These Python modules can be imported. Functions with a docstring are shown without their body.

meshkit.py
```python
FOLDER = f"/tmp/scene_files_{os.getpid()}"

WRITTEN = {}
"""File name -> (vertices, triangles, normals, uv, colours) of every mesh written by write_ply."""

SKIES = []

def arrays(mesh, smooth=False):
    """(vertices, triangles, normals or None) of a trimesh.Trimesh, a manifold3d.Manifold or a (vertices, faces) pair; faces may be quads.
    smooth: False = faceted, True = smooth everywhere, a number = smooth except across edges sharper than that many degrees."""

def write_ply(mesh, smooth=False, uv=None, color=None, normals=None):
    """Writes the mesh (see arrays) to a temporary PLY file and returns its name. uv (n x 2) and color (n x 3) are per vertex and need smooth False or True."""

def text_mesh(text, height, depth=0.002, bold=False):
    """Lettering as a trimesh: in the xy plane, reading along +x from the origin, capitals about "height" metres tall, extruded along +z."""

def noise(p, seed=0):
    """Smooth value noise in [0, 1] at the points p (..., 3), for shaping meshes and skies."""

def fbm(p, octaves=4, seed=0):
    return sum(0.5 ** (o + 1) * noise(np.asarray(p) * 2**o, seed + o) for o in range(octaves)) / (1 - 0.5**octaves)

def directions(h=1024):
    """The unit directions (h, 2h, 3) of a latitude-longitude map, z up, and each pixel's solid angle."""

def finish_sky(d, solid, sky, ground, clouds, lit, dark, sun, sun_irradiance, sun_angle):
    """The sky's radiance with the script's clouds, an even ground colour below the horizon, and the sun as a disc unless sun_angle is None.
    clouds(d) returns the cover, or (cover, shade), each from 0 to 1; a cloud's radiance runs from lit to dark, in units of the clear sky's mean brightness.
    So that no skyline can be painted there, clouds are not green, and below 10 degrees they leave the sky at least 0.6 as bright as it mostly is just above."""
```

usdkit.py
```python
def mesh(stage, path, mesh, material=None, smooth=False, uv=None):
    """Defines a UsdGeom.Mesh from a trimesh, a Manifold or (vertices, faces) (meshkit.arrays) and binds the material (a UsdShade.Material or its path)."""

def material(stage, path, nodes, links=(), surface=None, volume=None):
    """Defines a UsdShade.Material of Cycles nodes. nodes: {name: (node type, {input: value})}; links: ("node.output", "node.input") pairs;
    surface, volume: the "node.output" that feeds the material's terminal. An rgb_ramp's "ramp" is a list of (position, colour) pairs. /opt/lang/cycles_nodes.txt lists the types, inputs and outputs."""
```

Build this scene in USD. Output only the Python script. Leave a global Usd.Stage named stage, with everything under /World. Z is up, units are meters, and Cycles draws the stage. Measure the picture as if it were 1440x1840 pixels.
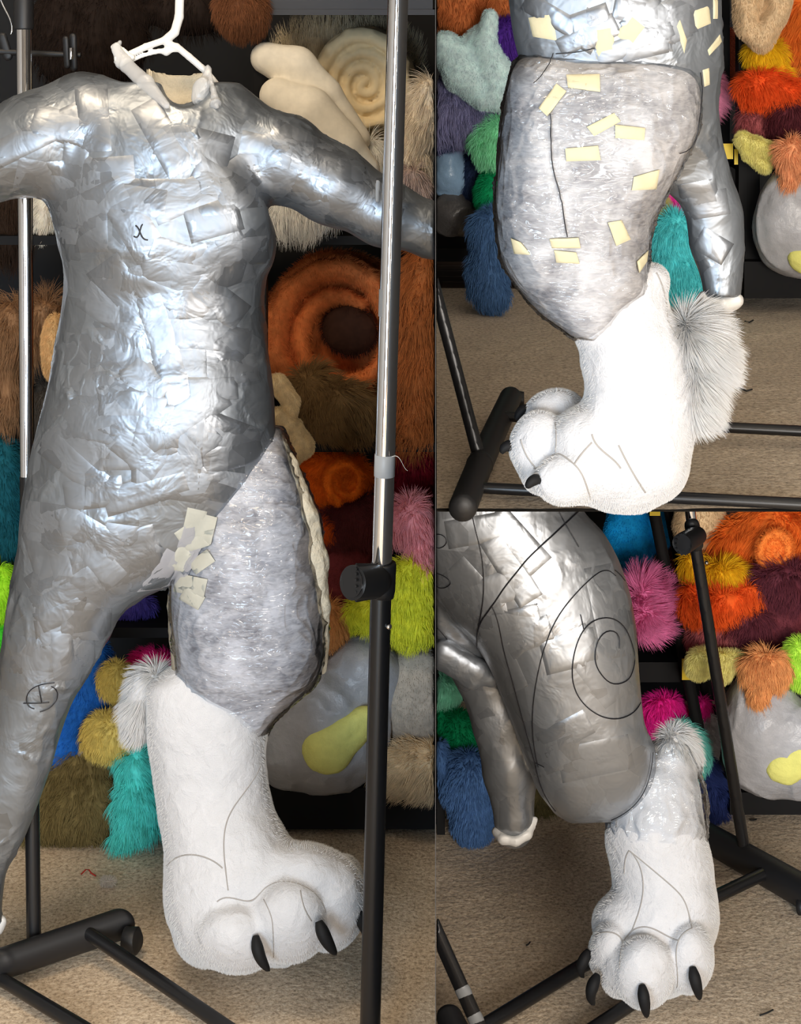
import math, random
import numpy as np, trimesh, usdkit
from meshkit import noise, fbm
from scipy.spatial import cKDTree
from pxr import Usd, UsdGeom, UsdLux, UsdShade, Gf, Sdf, Vt
stage = Usd.Stage.CreateInMemory()
UsdGeom.SetStageUpAxis(stage, 'Z'); UsdGeom.SetStageMetersPerUnit(stage, 1.0)
stage.DefinePrim('/World', 'Xform')
# ------------------------------------------------------------------ camera, lights, exposure
F, CX, H = 3000.0, 783.0, 1.995          # focal length in pixels, principal column (the dividing wall), eye height
cam = UsdGeom.Camera.Define(stage, '/World/camera')
cam.CreateHorizontalApertureAttr(36.0); cam.CreateVerticalApertureAttr(36.0 * 1840 / 1440)
cam.CreateFocalLengthAttr(36.0 * F / 1440)
cam.CreateHorizontalApertureOffsetAttr((720 - CX) / 1440 * 36.0)
cam.CreateVerticalApertureOffsetAttr(-920 / 1440 * 36.0)
cam.CreateExposureAttr(0.15)
cam.AddTranslateOp().Set(Gf.Vec3d(0, 0, H)); cam.AddRotateXOp().Set(90.0)
def rect(name, pos, target, w, h, col, power):
    l = UsdLux.RectLight.Define(stage, '/World/' + name)
    l.CreateWidthAttr(w); l.CreateHeightAttr(h); l.CreateColorAttr(Gf.Vec3f(*col)); l.CreateIntensityAttr(power)
    z = np.array(pos, float) - np.array(target, float); z /= np.linalg.norm(z)
    x = np.cross([0, 0, 1.0], z); x /= np.linalg.norm(x); y = np.cross(z, x)
    m = Gf.Matrix4d(*[float(q) for q in (*x, 0, *y, 0, *z, 0, *pos, 1)])
    l.AddTransformOp().Set(m)
rect('ceiling_lamp', (0.9, -0.6, 3.7), (0.1, 3.2, 0.9), 1.6, 1.6, (1.0, 0.86, 0.68), 2.6)
rect('ceiling_lamp_warm', (-0.9, 2.3, 3.7), (-0.45, 3.5, 1.2), 1.0, 0.8, (1.0, 0.79, 0.55), 15)
rect('patio_window', (-1.25, -1.0, 1.05), (-0.2, 3.4, 1.0), 1.1, 2.0, (0.66, 0.83, 1.0), 14)
rect('room_lamp', (1.5, -1.9, 1.3), (0.3, 3.4, 0.7), 2.2, 1.8, (1.0, 0.93, 0.85), 16.5)
# ------------------------------------------------------------------ helpers
def P(u, v, d):
    "world point seen at photo pixel (u, v) at distance d in front of the lens"
    u, v, d = np.broadcast_arrays(*(np.asarray(q, float) for q in (u, v, d)))
    return np.stack([(u - CX) * d / F, d, H - v * d / F], -1)
used = {}
def numbered(path):
    k = used.get(path, -1) + 1; used[path] = k
    return path if k == 0 else '%s_%03d' % (path, k)
def tag(p, label=None, cat=None, group=None, kind=None):
    p = p.GetPrim() if hasattr(p, 'GetPrim') else p
    for k, v in (('label', label), ('category', cat), ('group', group), ('kind', kind)):
        if v: p.SetCustomDataByKey(k, v)
    return p
def thing(name, label, cat, loc=(0, 0, 0), group=None):
    x = UsdGeom.Xform.Define(stage, numbered('/World/' + name))
    p = tag(x, label, cat, group)
    return str(p.GetPath())
def obj(name, mesh, m, parent='/World', smooth=True, label=None, cat=None, group=None, kind=None):
    g = usdkit.mesh(stage, numbered(parent + '/' + name), mesh, m, smooth=smooth)
    tag(g, label, cat, group, kind)
    return str(g.GetPath())
LOOK = {}
def material(name, nodes, links, surface='p.BSDF'):
    LOOK[name] = usdkit.material(stage, '/World/Looks/' + name, nodes, links, surface=surface)
    return LOOK[name]
def plain(name, col, rough=0.6, metal=0.0, bump=0.0, scale=40, var=0.0, sheen=0.0, spec=0.5, coat=0.0):
    if name in LOOK: return LOOK[name]
    n = {'p': ('principled_bsdf', {'base_color': col, 'roughness': rough, 'metallic': metal, 'specular_ior_level': spec, 'sheen_weight': sheen, 'coat_weight': coat})}
    l = []
    if var or bump:
        n['g'] = ('geometry', {}); n['n'] = ('noise_texture', {'scale': scale, 'detail': 4, 'roughness': 0.6}); l.append(('g.position', 'n.vector'))
    if var:
        n['r'] = ('rgb_ramp', {'ramp': [(0.25, tuple(c * (1 - var) for c in col)), (0.75, tuple(min(1, c * (1 + var)) for c in col))]})
        l += [('n.fac', 'r.fac'), ('r.color', 'p.base_color')]
    if bump:
        n['b'] = ('bump', {'strength': 1.0, 'distance': bump}); l += [('n.fac', 'b.height'), ('b.normal', 'p.normal')]
    return material(name, n, l)
# ---- solids from signed distances on a grid in (u, v, w): photo pixels across, down and away
def smin(a, b, k):
    h = np.clip(0.5 + 0.5 * (b - a) / k, 0, 1)
    return b * (1 - h) + a * h - k * h * (1 - h)
class Body:
    def __init__(self, d0, step=5.0, panel=None):
        self.d0, self.step, self.panel, self.ops = d0, step, panel, []
    def add(self, fn, lo, hi, k=12.0, mode='add'):
        self.ops.append((fn, np.array(lo, float), np.array(hi, float), k, mode)); return self
    def chain(self, pts, k=12.0, kw=1.0, mode='add'):
        for a, b in zip(pts[:-1], pts[1:]):
            a, b = np.array(a, float), np.array(b, float)
            s = np.array([1, 1, 1 / kw])
            def fn(p, a=a, b=b, s=s):
                A, B = a[:3] * s, b[:3] * s; q = p * s - A; e = B - A
                t = np.clip((q @ e) / max(e @ e, 1e-9), 0, 1)
                return np.linalg.norm(q - t[..., None] * e, axis=-1) - (a[3] + (b[3] - a[3]) * t)
            r = max(a[3], b[3]) * np.array([1, 1, kw])
            self.add(fn, np.minimum(a[:3], b[:3]) - r, np.maximum(a[:3], b[:3]) + r, k, mode)
        return self
    def ell(self, c, r, rot=0.0, k=12.0, mode='add'):
        c, r = np.array(c, float), np.array(r, float); cs, sn = math.cos(math.radians(rot)), math.sin(math.radians(rot))
        def fn(p):
            q = p - c; q = np.stack([cs * q[..., 0] + sn * q[..., 1], -sn * q[..., 0] + cs * q[..., 1], q[..., 2]], -1)
            k0 = np.linalg.norm(q / r, axis=-1); k1 = np.linalg.norm(q / r ** 2, axis=-1)
            return k0 * (k0 - 1) / np.maximum(k1, 1e-6)
        m = np.array([max(r[0], r[1]), max(r[0], r[1]), r[2]])
        return self.add(fn, c - m, c + m, k, mode)
    def loft(self, rows, k=12.0, power=2.3, mode='add'):
        "rows: (v, u_left, u_right, half depth, w centre)"
        R = np.array(rows, float)
        from scipy.interpolate import PchipInterpolator
        f = PchipInterpolator(R[:, 0], R[:, 1:])
        v0, v1 = R[0, 0], R[-1, 0]
        def fn(p):
            v = np.clip(p[..., 1], v0, v1); uniq, inv = np.unique(v, return_inverse=True)
            L, Rr, b, wc = (x[inv].reshape(v.shape) for x in f(uniq).T)
            a = np.maximum((Rr - L) / 2, 1.0); c = (L + Rr) / 2
            q = (np.abs((p[..., 0] - c) / a) ** power + np.abs((p[..., 2] - wc) / b) ** power) ** (1 / power)
            d = (q - 1) * np.minimum(a, b)
            e = np.maximum(v0 - p[..., 1], p[..., 1] - v1)
            return np.where(e > 0, np.maximum(d, 0) + e, np.maximum(d, e * 1.0))
        m = np.max(R[:, 3]) ; 
        return self.add(fn, (R[:, 1].min(), v0, (R[:, 4] - R[:, 3]).min()), (R[:, 2].max(), v1, (R[:, 4] + R[:, 3]).max()), k, mode)
    def field(self, grow=0.0):
        adds = [o for o in self.ops if o[4] == 'add']
        lo = np.min([o[1] for o in adds], 0) - 4 * self.step - grow - 8; hi = np.max([o[2] for o in adds], 0) + 4 * self.step + grow + 8
        if self.panel == 'L': hi[0] = min(hi[0], 790)
        if self.panel in ('U', 'D'): lo[0] = max(lo[0], 776)
        n = np.ceil((hi - lo) / self.step).astype(int) + 1
        ax = [lo[i] + np.arange(n[i]) * self.step for i in range(3)]
        S = np.full(n, 1e3, np.float64)
        for fn, a, b, k, mode in self.ops:
            m = k + 3 * self.step + grow
            i0 = np.clip(np.floor((a - m - lo) / self.step).astype(int), 0, n); i1 = np.clip(np.ceil((b + m - lo) / self.step).astype(int) + 1, 0, n)
            if np.any(i1 <= i0): continue
            sl = tuple(slice(x, y) for x, y in zip(i0, i1))
            p = np.stack(np.meshgrid(*[ax[i][sl[i]] for i in range(3)], indexing='ij'), -1)
            d = fn(p)
            if mode == 'add': S[sl] = np.where(S[sl] > 900, np.minimum(d, 900), smin(S[sl], d, k))
            elif mode == 'cut': S[sl] = -smin(-S[sl], d, k)
        S -= grow
        if self.panel == 'L': S = np.maximum(S, (ax[0] - 781.0)[:, None, None])
        if self.panel in ('U', 'D'): S = np.maximum(S, (785.0 - ax[0])[:, None, None])
        return S, lo
    def build(self, disp=None, grow=0.0, relax=1):
        S, lo = self.field(grow)
        V, Fq = nets(S, lo, self.step)
        f = np.vstack([Fq[:, [0, 1, 2]], Fq[:, [0, 2, 3]]])
        for _ in range(relax):
            V = relaxed(V, Fq)
        if disp is not None:
            n = normals(V, f); V = V + n * np.asarray(disp(V, n))[:, None]
        if self.panel == 'L': V[:, 0] = np.minimum(V[:, 0], 781.6)
        if self.panel in ('U', 'D'): V[:, 0] = np.maximum(V[:, 0], 784.4)
        w = P(V[:, 0], V[:, 1], self.d0 + V[:, 2] * self.d0 / F)
        self.uvw, self.f = V, f
        return trimesh.Trimesh(w, f, process=False)
def relaxed(V, Q):
    s, c = np.zeros_like(V), np.zeros(len(V))
    for a, b in ((0, 1), (1, 2), (2, 3), (3, 0)):
        np.add.at(s, Q[:, a], V[Q[:, b]]); np.add.at(c, Q[:, a], 1)
        np.add.at(s, Q[:, b], V[Q[:, a]]); np.add.at(c, Q[:, b], 1)
    return 0.5 * V + 0.5 * s / np.maximum(c, 1)[:, None]
def normals(V, f):
    n = np.zeros_like(V); fn = np.cross(V[f[:, 1]] - V[f[:, 0]], V[f[:, 2]] - V[f[:, 0]])
    for k in range(3): np.add.at(n, f[:, k], fn)
    return n / np.maximum(np.linalg.norm(n, axis=1, keepdims=True), 1e-12)
def nets(S, lo, step):
    S = S.copy(); big = 50.0
    for ax in range(3):
        sl = [slice(None)] * 3
        for e in (0, -1):
            sl[ax] = e; S[tuple(sl)] = np.maximum(S[tuple(sl)], 1e-3)
    neg = S < 0
    c = np.array([[i, j, k] for i in (0, 1) for j in (0, 1) for k in (0, 1)])
    nx, ny, nz = (np.array(S.shape) - 1)
    cnt = sum(neg[i:i + nx, j:j + ny, k:k + nz].astype(np.int8) for i, j, k in c)
    cells = np.argwhere((cnt > 0) & (cnt < 8))
    idx = np.full((nx, ny, nz), -1, np.int64); idx[tuple(cells.T)] = np.arange(len(cells))
    val = np.stack([S[tuple((cells + o).T)] for o in c], 1)
    pos, num = np.zeros((len(cells), 3)), np.zeros(len(cells))
    for a in range(8):
        for b in range(a + 1, 8):
            if np.abs(c[a] - c[b]).sum() != 1: continue
            va, vb = val[:, a], val[:, b]; m = (va < 0) != (vb < 0)
            t = np.where(m, va / np.where(m, va - vb, 1), 0)
            pos += np.where(m[:, None], c[a] + t[:, None] * (c[b] - c[a]), 0); num += m
    V = lo + (cells + pos / num[:, None]) * step
    quads = []
    for ax in range(3):
        e = [0, 0, 0]; e[ax] = 1
        n1 = [S.shape[i] - e[i] for i in range(3)]
        A = neg[:n1[0], :n1[1], :n1[2]]; B = neg[e[0]:, e[1]:, e[2]:]
        at = np.argwhere(A != B); 
        o1, o2 = (ax + 1) % 3, (ax + 2) % 3
        ok = (at[:, o1] > 0) & (at[:, o2] > 0) & (at[:, o1] < S.shape[o1] - 1) & (at[:, o2] < S.shape[o2] - 1)
        at = at[ok]
        d1, d2 = np.eye(3, dtype=int)[o1], np.eye(3, dtype=int)[o2]
        q = np.stack([idx[tuple((at - d1 - d2).T)], idx[tuple((at - d2).T)], idx[tuple(at.T)], idx[tuple((at - d1).T)]], 1)
        flip = ~A[tuple(at.T)]
        q[flip] = q[flip][:, ::-1]
        quads.append(q)
    return V, np.vstack(quads)
def ridge(p, s, seed, power=3.0):
    return np.clip(1 - np.abs(2 * noise(p / s, seed) - 1) * 1.6, 0, 1) ** power
def crumple(amp=1.0, seed=0, s=1.0):
    "tape wrapped over padding: broad dents, sharp creases"
    def fn(V, n):
        q = V * np.array([1.0, 1.0, 1.0]) / s
        warp = (np.stack([noise(q / 40, seed + i) for i in range(3)], -1) - 0.5) * 30
        a = 9 * (fbm(q / 120, 3, seed + 5) - 0.5)
        b = 6 * ridge(q + warp, 80, seed + 7, 5) + 5 * ridge(q * [1, 0.6, 1] + warp, 40, seed + 8, 5) + 1.6 * ridge(q + warp, 20, seed + 11, 4)
        gate = np.clip(3.2 * noise(q / 80, seed + 9) - 1.4, 0.04, 1)
        return amp * (a + b * gate)
    return fn
def folds(amp, sx, sy, seed=0):
    def fn(V, n): return amp * (fbm(V / np.array([sx, sy, sx]), 3, seed) - 0.5)
    return fn
# ---- fur: fine strands grown on a mesh
def hair(name, mesh, m, parent, n, length, flow=(0, 1, 0), stand=0.6, clump=0.5, csize=0.03, width=0.0011, droop=0.3, seed=1, panel=None, face=0.3, mask=None, rim=0):
    rng = np.random.default_rng(seed)
    v, f = np.asarray(mesh.vertices), np.asarray(mesh.faces); fn = mesh.face_normals; cen = v[f].mean(1)
    view = cen - [0, 0, H]; view /= np.linalg.norm(view, axis=1, keepdims=True)
    a = mesh.area_faces * ((fn * view).sum(1) < face)
    if rim: a = a * (1 - np.abs((fn * view).sum(1))) ** rim
    if a.sum() <= 0: return
    pick = rng.choice(len(f), n, p=a / a.sum())
    b = rng.random((n, 2)); b = np.where(b.sum(1, keepdims=True) > 1, 1 - b, b); b = np.c_[1 - b.sum(1), b]
    root = (v[f[pick]] * b[:, :, None]).sum(1); nr = (np.asarray(mesh.vertex_normals)[f[pick]] * b[:, :, None]).sum(1)
    fl = np.array([flow[0], flow[2], -flow[1]], float)
    tang = fl - nr * (nr @ fl)[:, None]
    cl = np.stack([noise(root / csize + 31 * i, seed * 7 + i) for i in range(3)], -1) - 0.5
    cl2 = np.stack([noise(root / (csize * 0.35) + 17 * i, seed * 5 + i) for i in range(3)], -1) - 0.5
    d0 = nr * stand + tang * 0.7 + 1.6 * clump * cl + 0.9 * clump * cl2 + 0.10 * rng.normal(size=(n, 3)); d0 /= np.linalg.norm(d0, axis=1, keepdims=True)
    d1 = d0 + tang * 0.7 + np.array([0, 0, -1.0]) * droop + 0.8 * clump * cl; d1 /= np.linalg.norm(d1, axis=1, keepdims=True)
    L = length * (0.55 + 0.6 * rng.random(n)) * (0.75 + 0.5 * noise(root / csize, seed + 3))
    p0 = root - nr * 0.001; p1 = root + d0 * (L * 0.45)[:, None]; p2 = p1 + d1 * (L * 0.55)[:, None]
    pts = np.stack([p0, p1, p2], 1)
    lim = 0.0035
    bad = (pts[..., 0].max(1) > -lim) if panel == 'L' else (pts[..., 0].min(1) < lim) if panel in ('U', 'D') else np.zeros(n, bool)
    pts = pts[~bad]; k = len(pts)
    if not k: return
    c = UsdGeom.BasisCurves.Define(stage, numbered(parent + '/' + name))
    c.CreateTypeAttr('linear'); c.CreateWrapAttr('nonperiodic')
    c.CreatePointsAttr(Vt.Vec3fArray.FromNumpy(pts.reshape(-1, 3).astype(np.float32)))
    c.CreateCurveVertexCountsAttr(Vt.IntArray.FromNumpy(np.full(k, 3, np.int32)))
    c.CreateWidthsAttr(Vt.FloatArray.FromNumpy(np.tile([width, width * 0.8, width * 0.15], k).astype(np.float32))); c.SetWidthsInterpolation('vertex')
    UsdShade.MaterialBindingAPI.Apply(c.GetPrim()).Bind(m)
    tag(c, kind='stuff')
def furlook(name, col, tip=None, var=0.18, scale=60):
    if name in LOOK: return LOOK[name]
    tip = tip or tuple(min(1, c * 1.25 + 0.02) for c in col)
    n = {'g': ('geometry', {}), 'n': ('noise_texture', {'scale': scale, 'detail': 3}), 'w': ('noise_texture', {'scale': 9, 'detail': 2}), 'h': ('hair_info', {}),
         'r': ('rgb_ramp', {'ramp': [(0.3, tuple(c * (1 - var) for c in col)), (0.7, tuple(min(1, c * (1 + var)) for c in col))]}),
         'm': ('mix_color', {'b': tip}), 'k': ('math', {'math_type': 'multiply', 'value2': 0.6}),
         'p': ('principled_bsdf', {'roughness': 0.75, 'specular_ior_level': 0.15})}
    l = [('g.position', 'n.vector'), ('n.fac', 'r.fac'), ('r.color', 'm.a'), ('h.intercept', 'k.value1'), ('k.value', 'm.fac'), ('m.result', 'p.base_color')]
    return material(name, n, l)
def srgb(r, g, b):
    return tuple(((c / 255 + 0.055) / 1.055) ** 2.4 if c > 10 else c / 255 / 12.92 for c in (r, g, b))
def fur(name, label, cat, body, col, tip=None, L=22, n=2500, flow=(0, 1, 0), stand=0.6, clump=0.5, droop=0.3, disp=None, group=None, seed=None, csize=0.03, width=0.0012, extra=None, face=0.3):
    "a bundle of fur fabric: the cloth body and its pile"
    seed = seed or (abs(sum(map(ord, name + label))) % 9973)
    key = 'fur_%02x%02x%02x' % tuple(int(c) for c in col) + ('_%02x%02x%02x' % tuple(int(c) for c in tip) if tip else '')
    gain = lambda c: tuple(x * min(1.75, .9 / max(srgb(*c))) for x in srgb(*c))
    m = furlook(key, gain(col), gain(tip) if tip else None, .18 if n else .05)
    root = thing(name, label, cat, group=group)
    mesh = body.build(disp or folds(14, 45, 45, seed))
    obj('cloth', mesh, m, root)
    if n: hair('pile', mesh, m, root, n if L > 9 else int(n * 2.2), L * body.d0 / F, flow, stand, clump if L > 9 else clump * .5, csize, width if L > 9 else .0008, droop, seed, body.panel, face)
    if extra: extra(root, body, mesh, m)
    return root, mesh
def B(d, panel, *ells, step=6.0, k=14):
    "blobs (u, v, w, ru, rv, rw, rot)"
    b = Body(d, step, panel)
    for e in ells: b.ell(e[:3], e[3:6], e[6] if len(e) > 6 else 0, k)
    return b
# ---- swept tubes with pixel paths
def tube(pts, r, sides=16, cap=True):
    "pts world points, r radius or radii"
    p = np.asarray(pts, float); r = np.broadcast_to(np.asarray(r, float), len(p))
    t = np.gradient(p, axis=0); t /= np.linalg.norm(t, axis=1, keepdims=True)
    up = np.array([0, 0, 1.0]) if abs(t[0, 2]) < 0.9 else np.array([1.0, 0, 0])
    V = []
    x = np.cross(t[0], up); x /= np.linalg.norm(x)
    for i in range(len(p)):
        x = x - t[i] * (x @ t[i]); x /= np.linalg.norm(x); y = np.cross(t[i], x)
        a = np.arange(sides) * 2 * np.pi / sides
        V.append(p[i] + r[i] * (np.cos(a)[:, None] * x + np.sin(a)[:, None] * y))
    V = np.vstack(V); fs = []
    for i in range(len(p) - 1):
        for j in range(sides):
            a, b = i * sides + j, i * sides + (j + 1) % sides
            fs += [(a, b, b + sides), (a, b + sides, a + sides)]
    if cap:
        V = np.vstack([V, p[:1], p[-1:]]); n = len(V)
        for j in range(sides):
            fs += [(n - 2, (j + 1) % sides, j), (n - 1, (len(p) - 1) * sides + j, (len(p) - 1) * sides + (j + 1) % sides)]
    return trimesh.Trimesh(V, np.array(fs), process=False)
def ptube(pts, sides=16):
    "pts: (u, v, d, radius in pixels)"
    a = np.array(pts, float)
    return tube(P(a[:, 0], a[:, 1], a[:, 2]), a[:, 3] * a[:, 2] / F, sides)
def lerp(a, b, n): return [tuple(np.array(a, float) + (np.array(b, float) - np.array(a, float)) * t) for t in np.linspace(0, 1, n)]
def smooth_path(pts, n=24):
    from scipy.interpolate import CubicSpline
    a = np.array(pts, float); t = np.r_[0, np.cumsum(np.linalg.norm(np.diff(a[:, :2], axis=0), axis=1) + 1e-6)]
    if len(a) == 2: return [tuple(x) for x in np.linspace(a[0], a[1], n)]
    from scipy.interpolate import PchipInterpolator
    f = CubicSpline(t, a) if len(a) > 3 else PchipInterpolator(t, a)
    return [tuple(x) for x in f(np.linspace(0, t[-1], n))]
# ---- laying thin pieces (tape, pen lines) on a body
class Skin:
    "finds the point of a surface that lies behind a photo pixel"
    def __init__(self, *meshes):
        m = trimesh.util.concatenate(list(meshes)) if len(meshes) > 1 else meshes[0]
        self.m = m; self.ray = trimesh.ray.ray_pyembree.RayMeshIntersector(m)
        self.vn = np.asarray(m.vertex_normals); self.tree = cKDTree(m.vertices)
    def at(self, u, v):
        u, v = np.asarray(u, float), np.asarray(v, float)
        d = P(u, v, np.ones_like(u)) - [0, 0, H]; o = np.tile([0, 0, H], (len(u), 1)).astype(float)
        tri = self.ray.intersects_first(o, d)
        loc = np.full((len(u), 3), np.nan); ok = tri >= 0
        if ok.any():
            t = self.m.triangles[tri[ok]]; nn = self.m.face_normals[tri[ok]]
            k = ((t[:, 0] - o[ok]) * nn).sum(1) / (d[ok] * nn).sum(1); loc[ok] = o[ok] + d[ok] * k[:, None]
        nrm = np.zeros_like(loc)
        if ok.any(): nrm[ok] = self.vn[self.tree.query(loc[ok])[1]]
        return loc, nrm, ok
    def patch(self, quad, lift=0.0015, nu=9, nv=6, thick=0.0012, seed=0, curl=0.0):
        "a thin piece over the pixel quad (4 corners), following the surface; closed solid"
        q = np.array(quad, float); s, t = np.meshgrid(np.linspace(0, 1, nu), np.linspace(0, 1, nv), indexing='ij')
        w = lambda a, b, c, d: (1 - s) * (1 - t) * a + s * (1 - t) * b + s * t * c + (1 - s) * t * d
        u, v = w(*q[:, 0]), w(*q[:, 1])
        loc, nr, ok = self.at(u.ravel(), v.ravel())
        if ok.mean() < 0.97 : return None
        if not ok.all():
            i = cKDTree(np.c_[u.ravel(), v.ravel()][ok]).query(np.c_[u.ravel(), v.ravel()])[1]; good = np.where(ok)[0][i]; loc, nr = loc[good], nr[good]
        dd = loc[:, 1].reshape(nu, nv)
        if np.ptp(dd) > 0.16: return None
        L = loc.reshape(nu, nv, 3); N = nr.reshape(nu, nv, 3)
        for _ in range(4):
            L[1:-1, 1:-1] = 0.5 * L[1:-1, 1:-1] + 0.125 * (L[:-2, 1:-1] + L[2:, 1:-1] + L[1:-1, :-2] + L[1:-1, 2:])
            N[1:-1, 1:-1] = 0.5 * N[1:-1, 1:-1] + 0.125 * (N[:-2, 1:-1] + N[2:, 1:-1] + N[1:-1, :-2] + N[1:-1, 2:])
        N /= np.maximum(np.linalg.norm(N, axis=-1, keepdims=True), 1e-9)
        rim_ = np.full((nu, nv, 1), lift + thick); rim_[[0, -1]] = .0003; rim_[:, [0, -1]] = .0003
        top = (L + N * rim_).reshape(-1, 3); bot = (L + N * (lift - 0.003)).reshape(-1, 3)
        V = np.vstack([top, bot]); n = nu * nv; fs = []
        I = np.arange(n).reshape(nu, nv)
        a, b, c, d = I[:-1, :-1].ravel(), I[1:, :-1].ravel(), I[1:, 1:].ravel(), I[:-1, 1:].ravel()
        fs = [np.c_[a, b, c], np.c_[a, c, d], np.c_[a + n, c + n, b + n], np.c_[a + n, d + n, c + n]]
        rim = np.r_[I[:, 0], I[-1, 1:], I[-2::-1, -1], I[0, -2:0:-1]]; nx = np.roll(rim, -1)
        fs += [np.c_[rim, rim + n, nx + n], np.c_[rim, nx + n, nx]]
        m = trimesh.Trimesh(V, np.vstack(fs), process=False)
        tf = m.faces[0]; 
        g = m.face_normals[0] @ N.reshape(-1, 3)[0]
        if g < 0: m = trimesh.Trimesh(V, np.vstack(fs)[:, ::-1], process=False)
        return m
    def line(self, pts, r=0.0012, n=40, lift=0.0022, smooth=True):
        "a pen stroke through the pixel points"
        p = np.array(smooth_path([(a, b, 0) for a, b in pts], n) if smooth else pts, float)
        loc, nr, ok = self.at(p[:, 0], p[:, 1])
        if ok.sum() < 3: return None
        loc, nr = loc[ok], nr[ok]
        dd = np.abs(np.diff(loc[:, 1]))
        cut = np.where(dd > 0.03)[0]
        if len(cut): loc, nr = (loc[:cut[0] + 1], nr[:cut[0] + 1]) if cut[0] > len(loc) / 2 else (loc[cut[-1] + 1:], nr[cut[-1] + 1:])
        if len(loc) < 3: return None
        for _ in range(2): loc[1:-1] = 0.5 * loc[1:-1] + 0.25 * (loc[:-2] + loc[2:])
        return tube(loc + nr * lift, r * .7, 6)
def quad(u, v, w, h, ang):
    c, s = math.cos(math.radians(ang)), math.sin(math.radians(ang))
    return [(u + c * x - s * y, v + s * x + c * y) for x, y in ((-w / 2, -h / 2), (w / 2, -h / 2), (w / 2, h / 2), (-w / 2, h / 2))]
def crinkle(name, surface, col, rough, metal, b1, b2, stretch=(1, 1, 1), rot=(0, 0, 0), tone=0.10, coat=0.0):
    "silver tape: random patches of tone and gloss, creases, a faint weave"
    n = {'g': ('geometry', {}), 'o': ('object_info', {}), 'mp': ('mapping', {'scale': stretch, 'rotation': rot}),
         'n1': ('noise_texture', {'scale': 16, 'detail': 3, 'roughness': 0.55, 'distortion': 0.6}),
         'n2': ('noise_texture', {'scale': 60, 'detail': 3, 'roughness': 0.6, 'type': 'ridged_multifractal'}),
         'vv': ('voronoi_texture', {'scale': 13, 'feature': 'f1', 'metric': 'chebychev'}),
         'bw': ('separate_color', {}), 
         'tn': ('rgb_ramp', {'ramp': [(0.0, tuple(c * (1 - tone) for c in col)), (1.0, tuple(min(1, c * (1 + tone)) for c in col))]}),
         'md': ('math', {'math_type': 'add'}), 'fr': ('math', {'math_type': 'fraction'}),
         'rr': ('map_range', {'to_min': rough * 0.75, 'to_max': rough * 1.35}),
         'a': ('bump', {'strength': 1.0, 'distance': b1}), 'b': ('bump', {'strength': 0.8, 'distance': b2}),
         'p': ('principled_bsdf', {'metallic': metal, 'coat_weight': coat, 'coat_roughness': 0.12})}
    l = [('g.position', 'mp.vector'), ('mp.vector', 'n1.vector'), ('mp.vector', 'n2.vector'), ('g.position', 'vv.vector'), ('vv.color', 'bw.color'), ('bw.r', 'md.value1'), ('o.random', 'md.value2'), ('md.value', 'fr.value1'),
         ('fr.value', 'tn.fac'), ('fr.value', 'rr.value'), ('rr.result', 'p.roughness'), ('tn.color', 'p.base_color'),
         ('n1.fac', 'a.height'), ('n2.fac', 'b.height'), ('a.normal', 'b.normal'), ('b.normal', 'p.normal')]
    return material(name, n, l)
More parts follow.
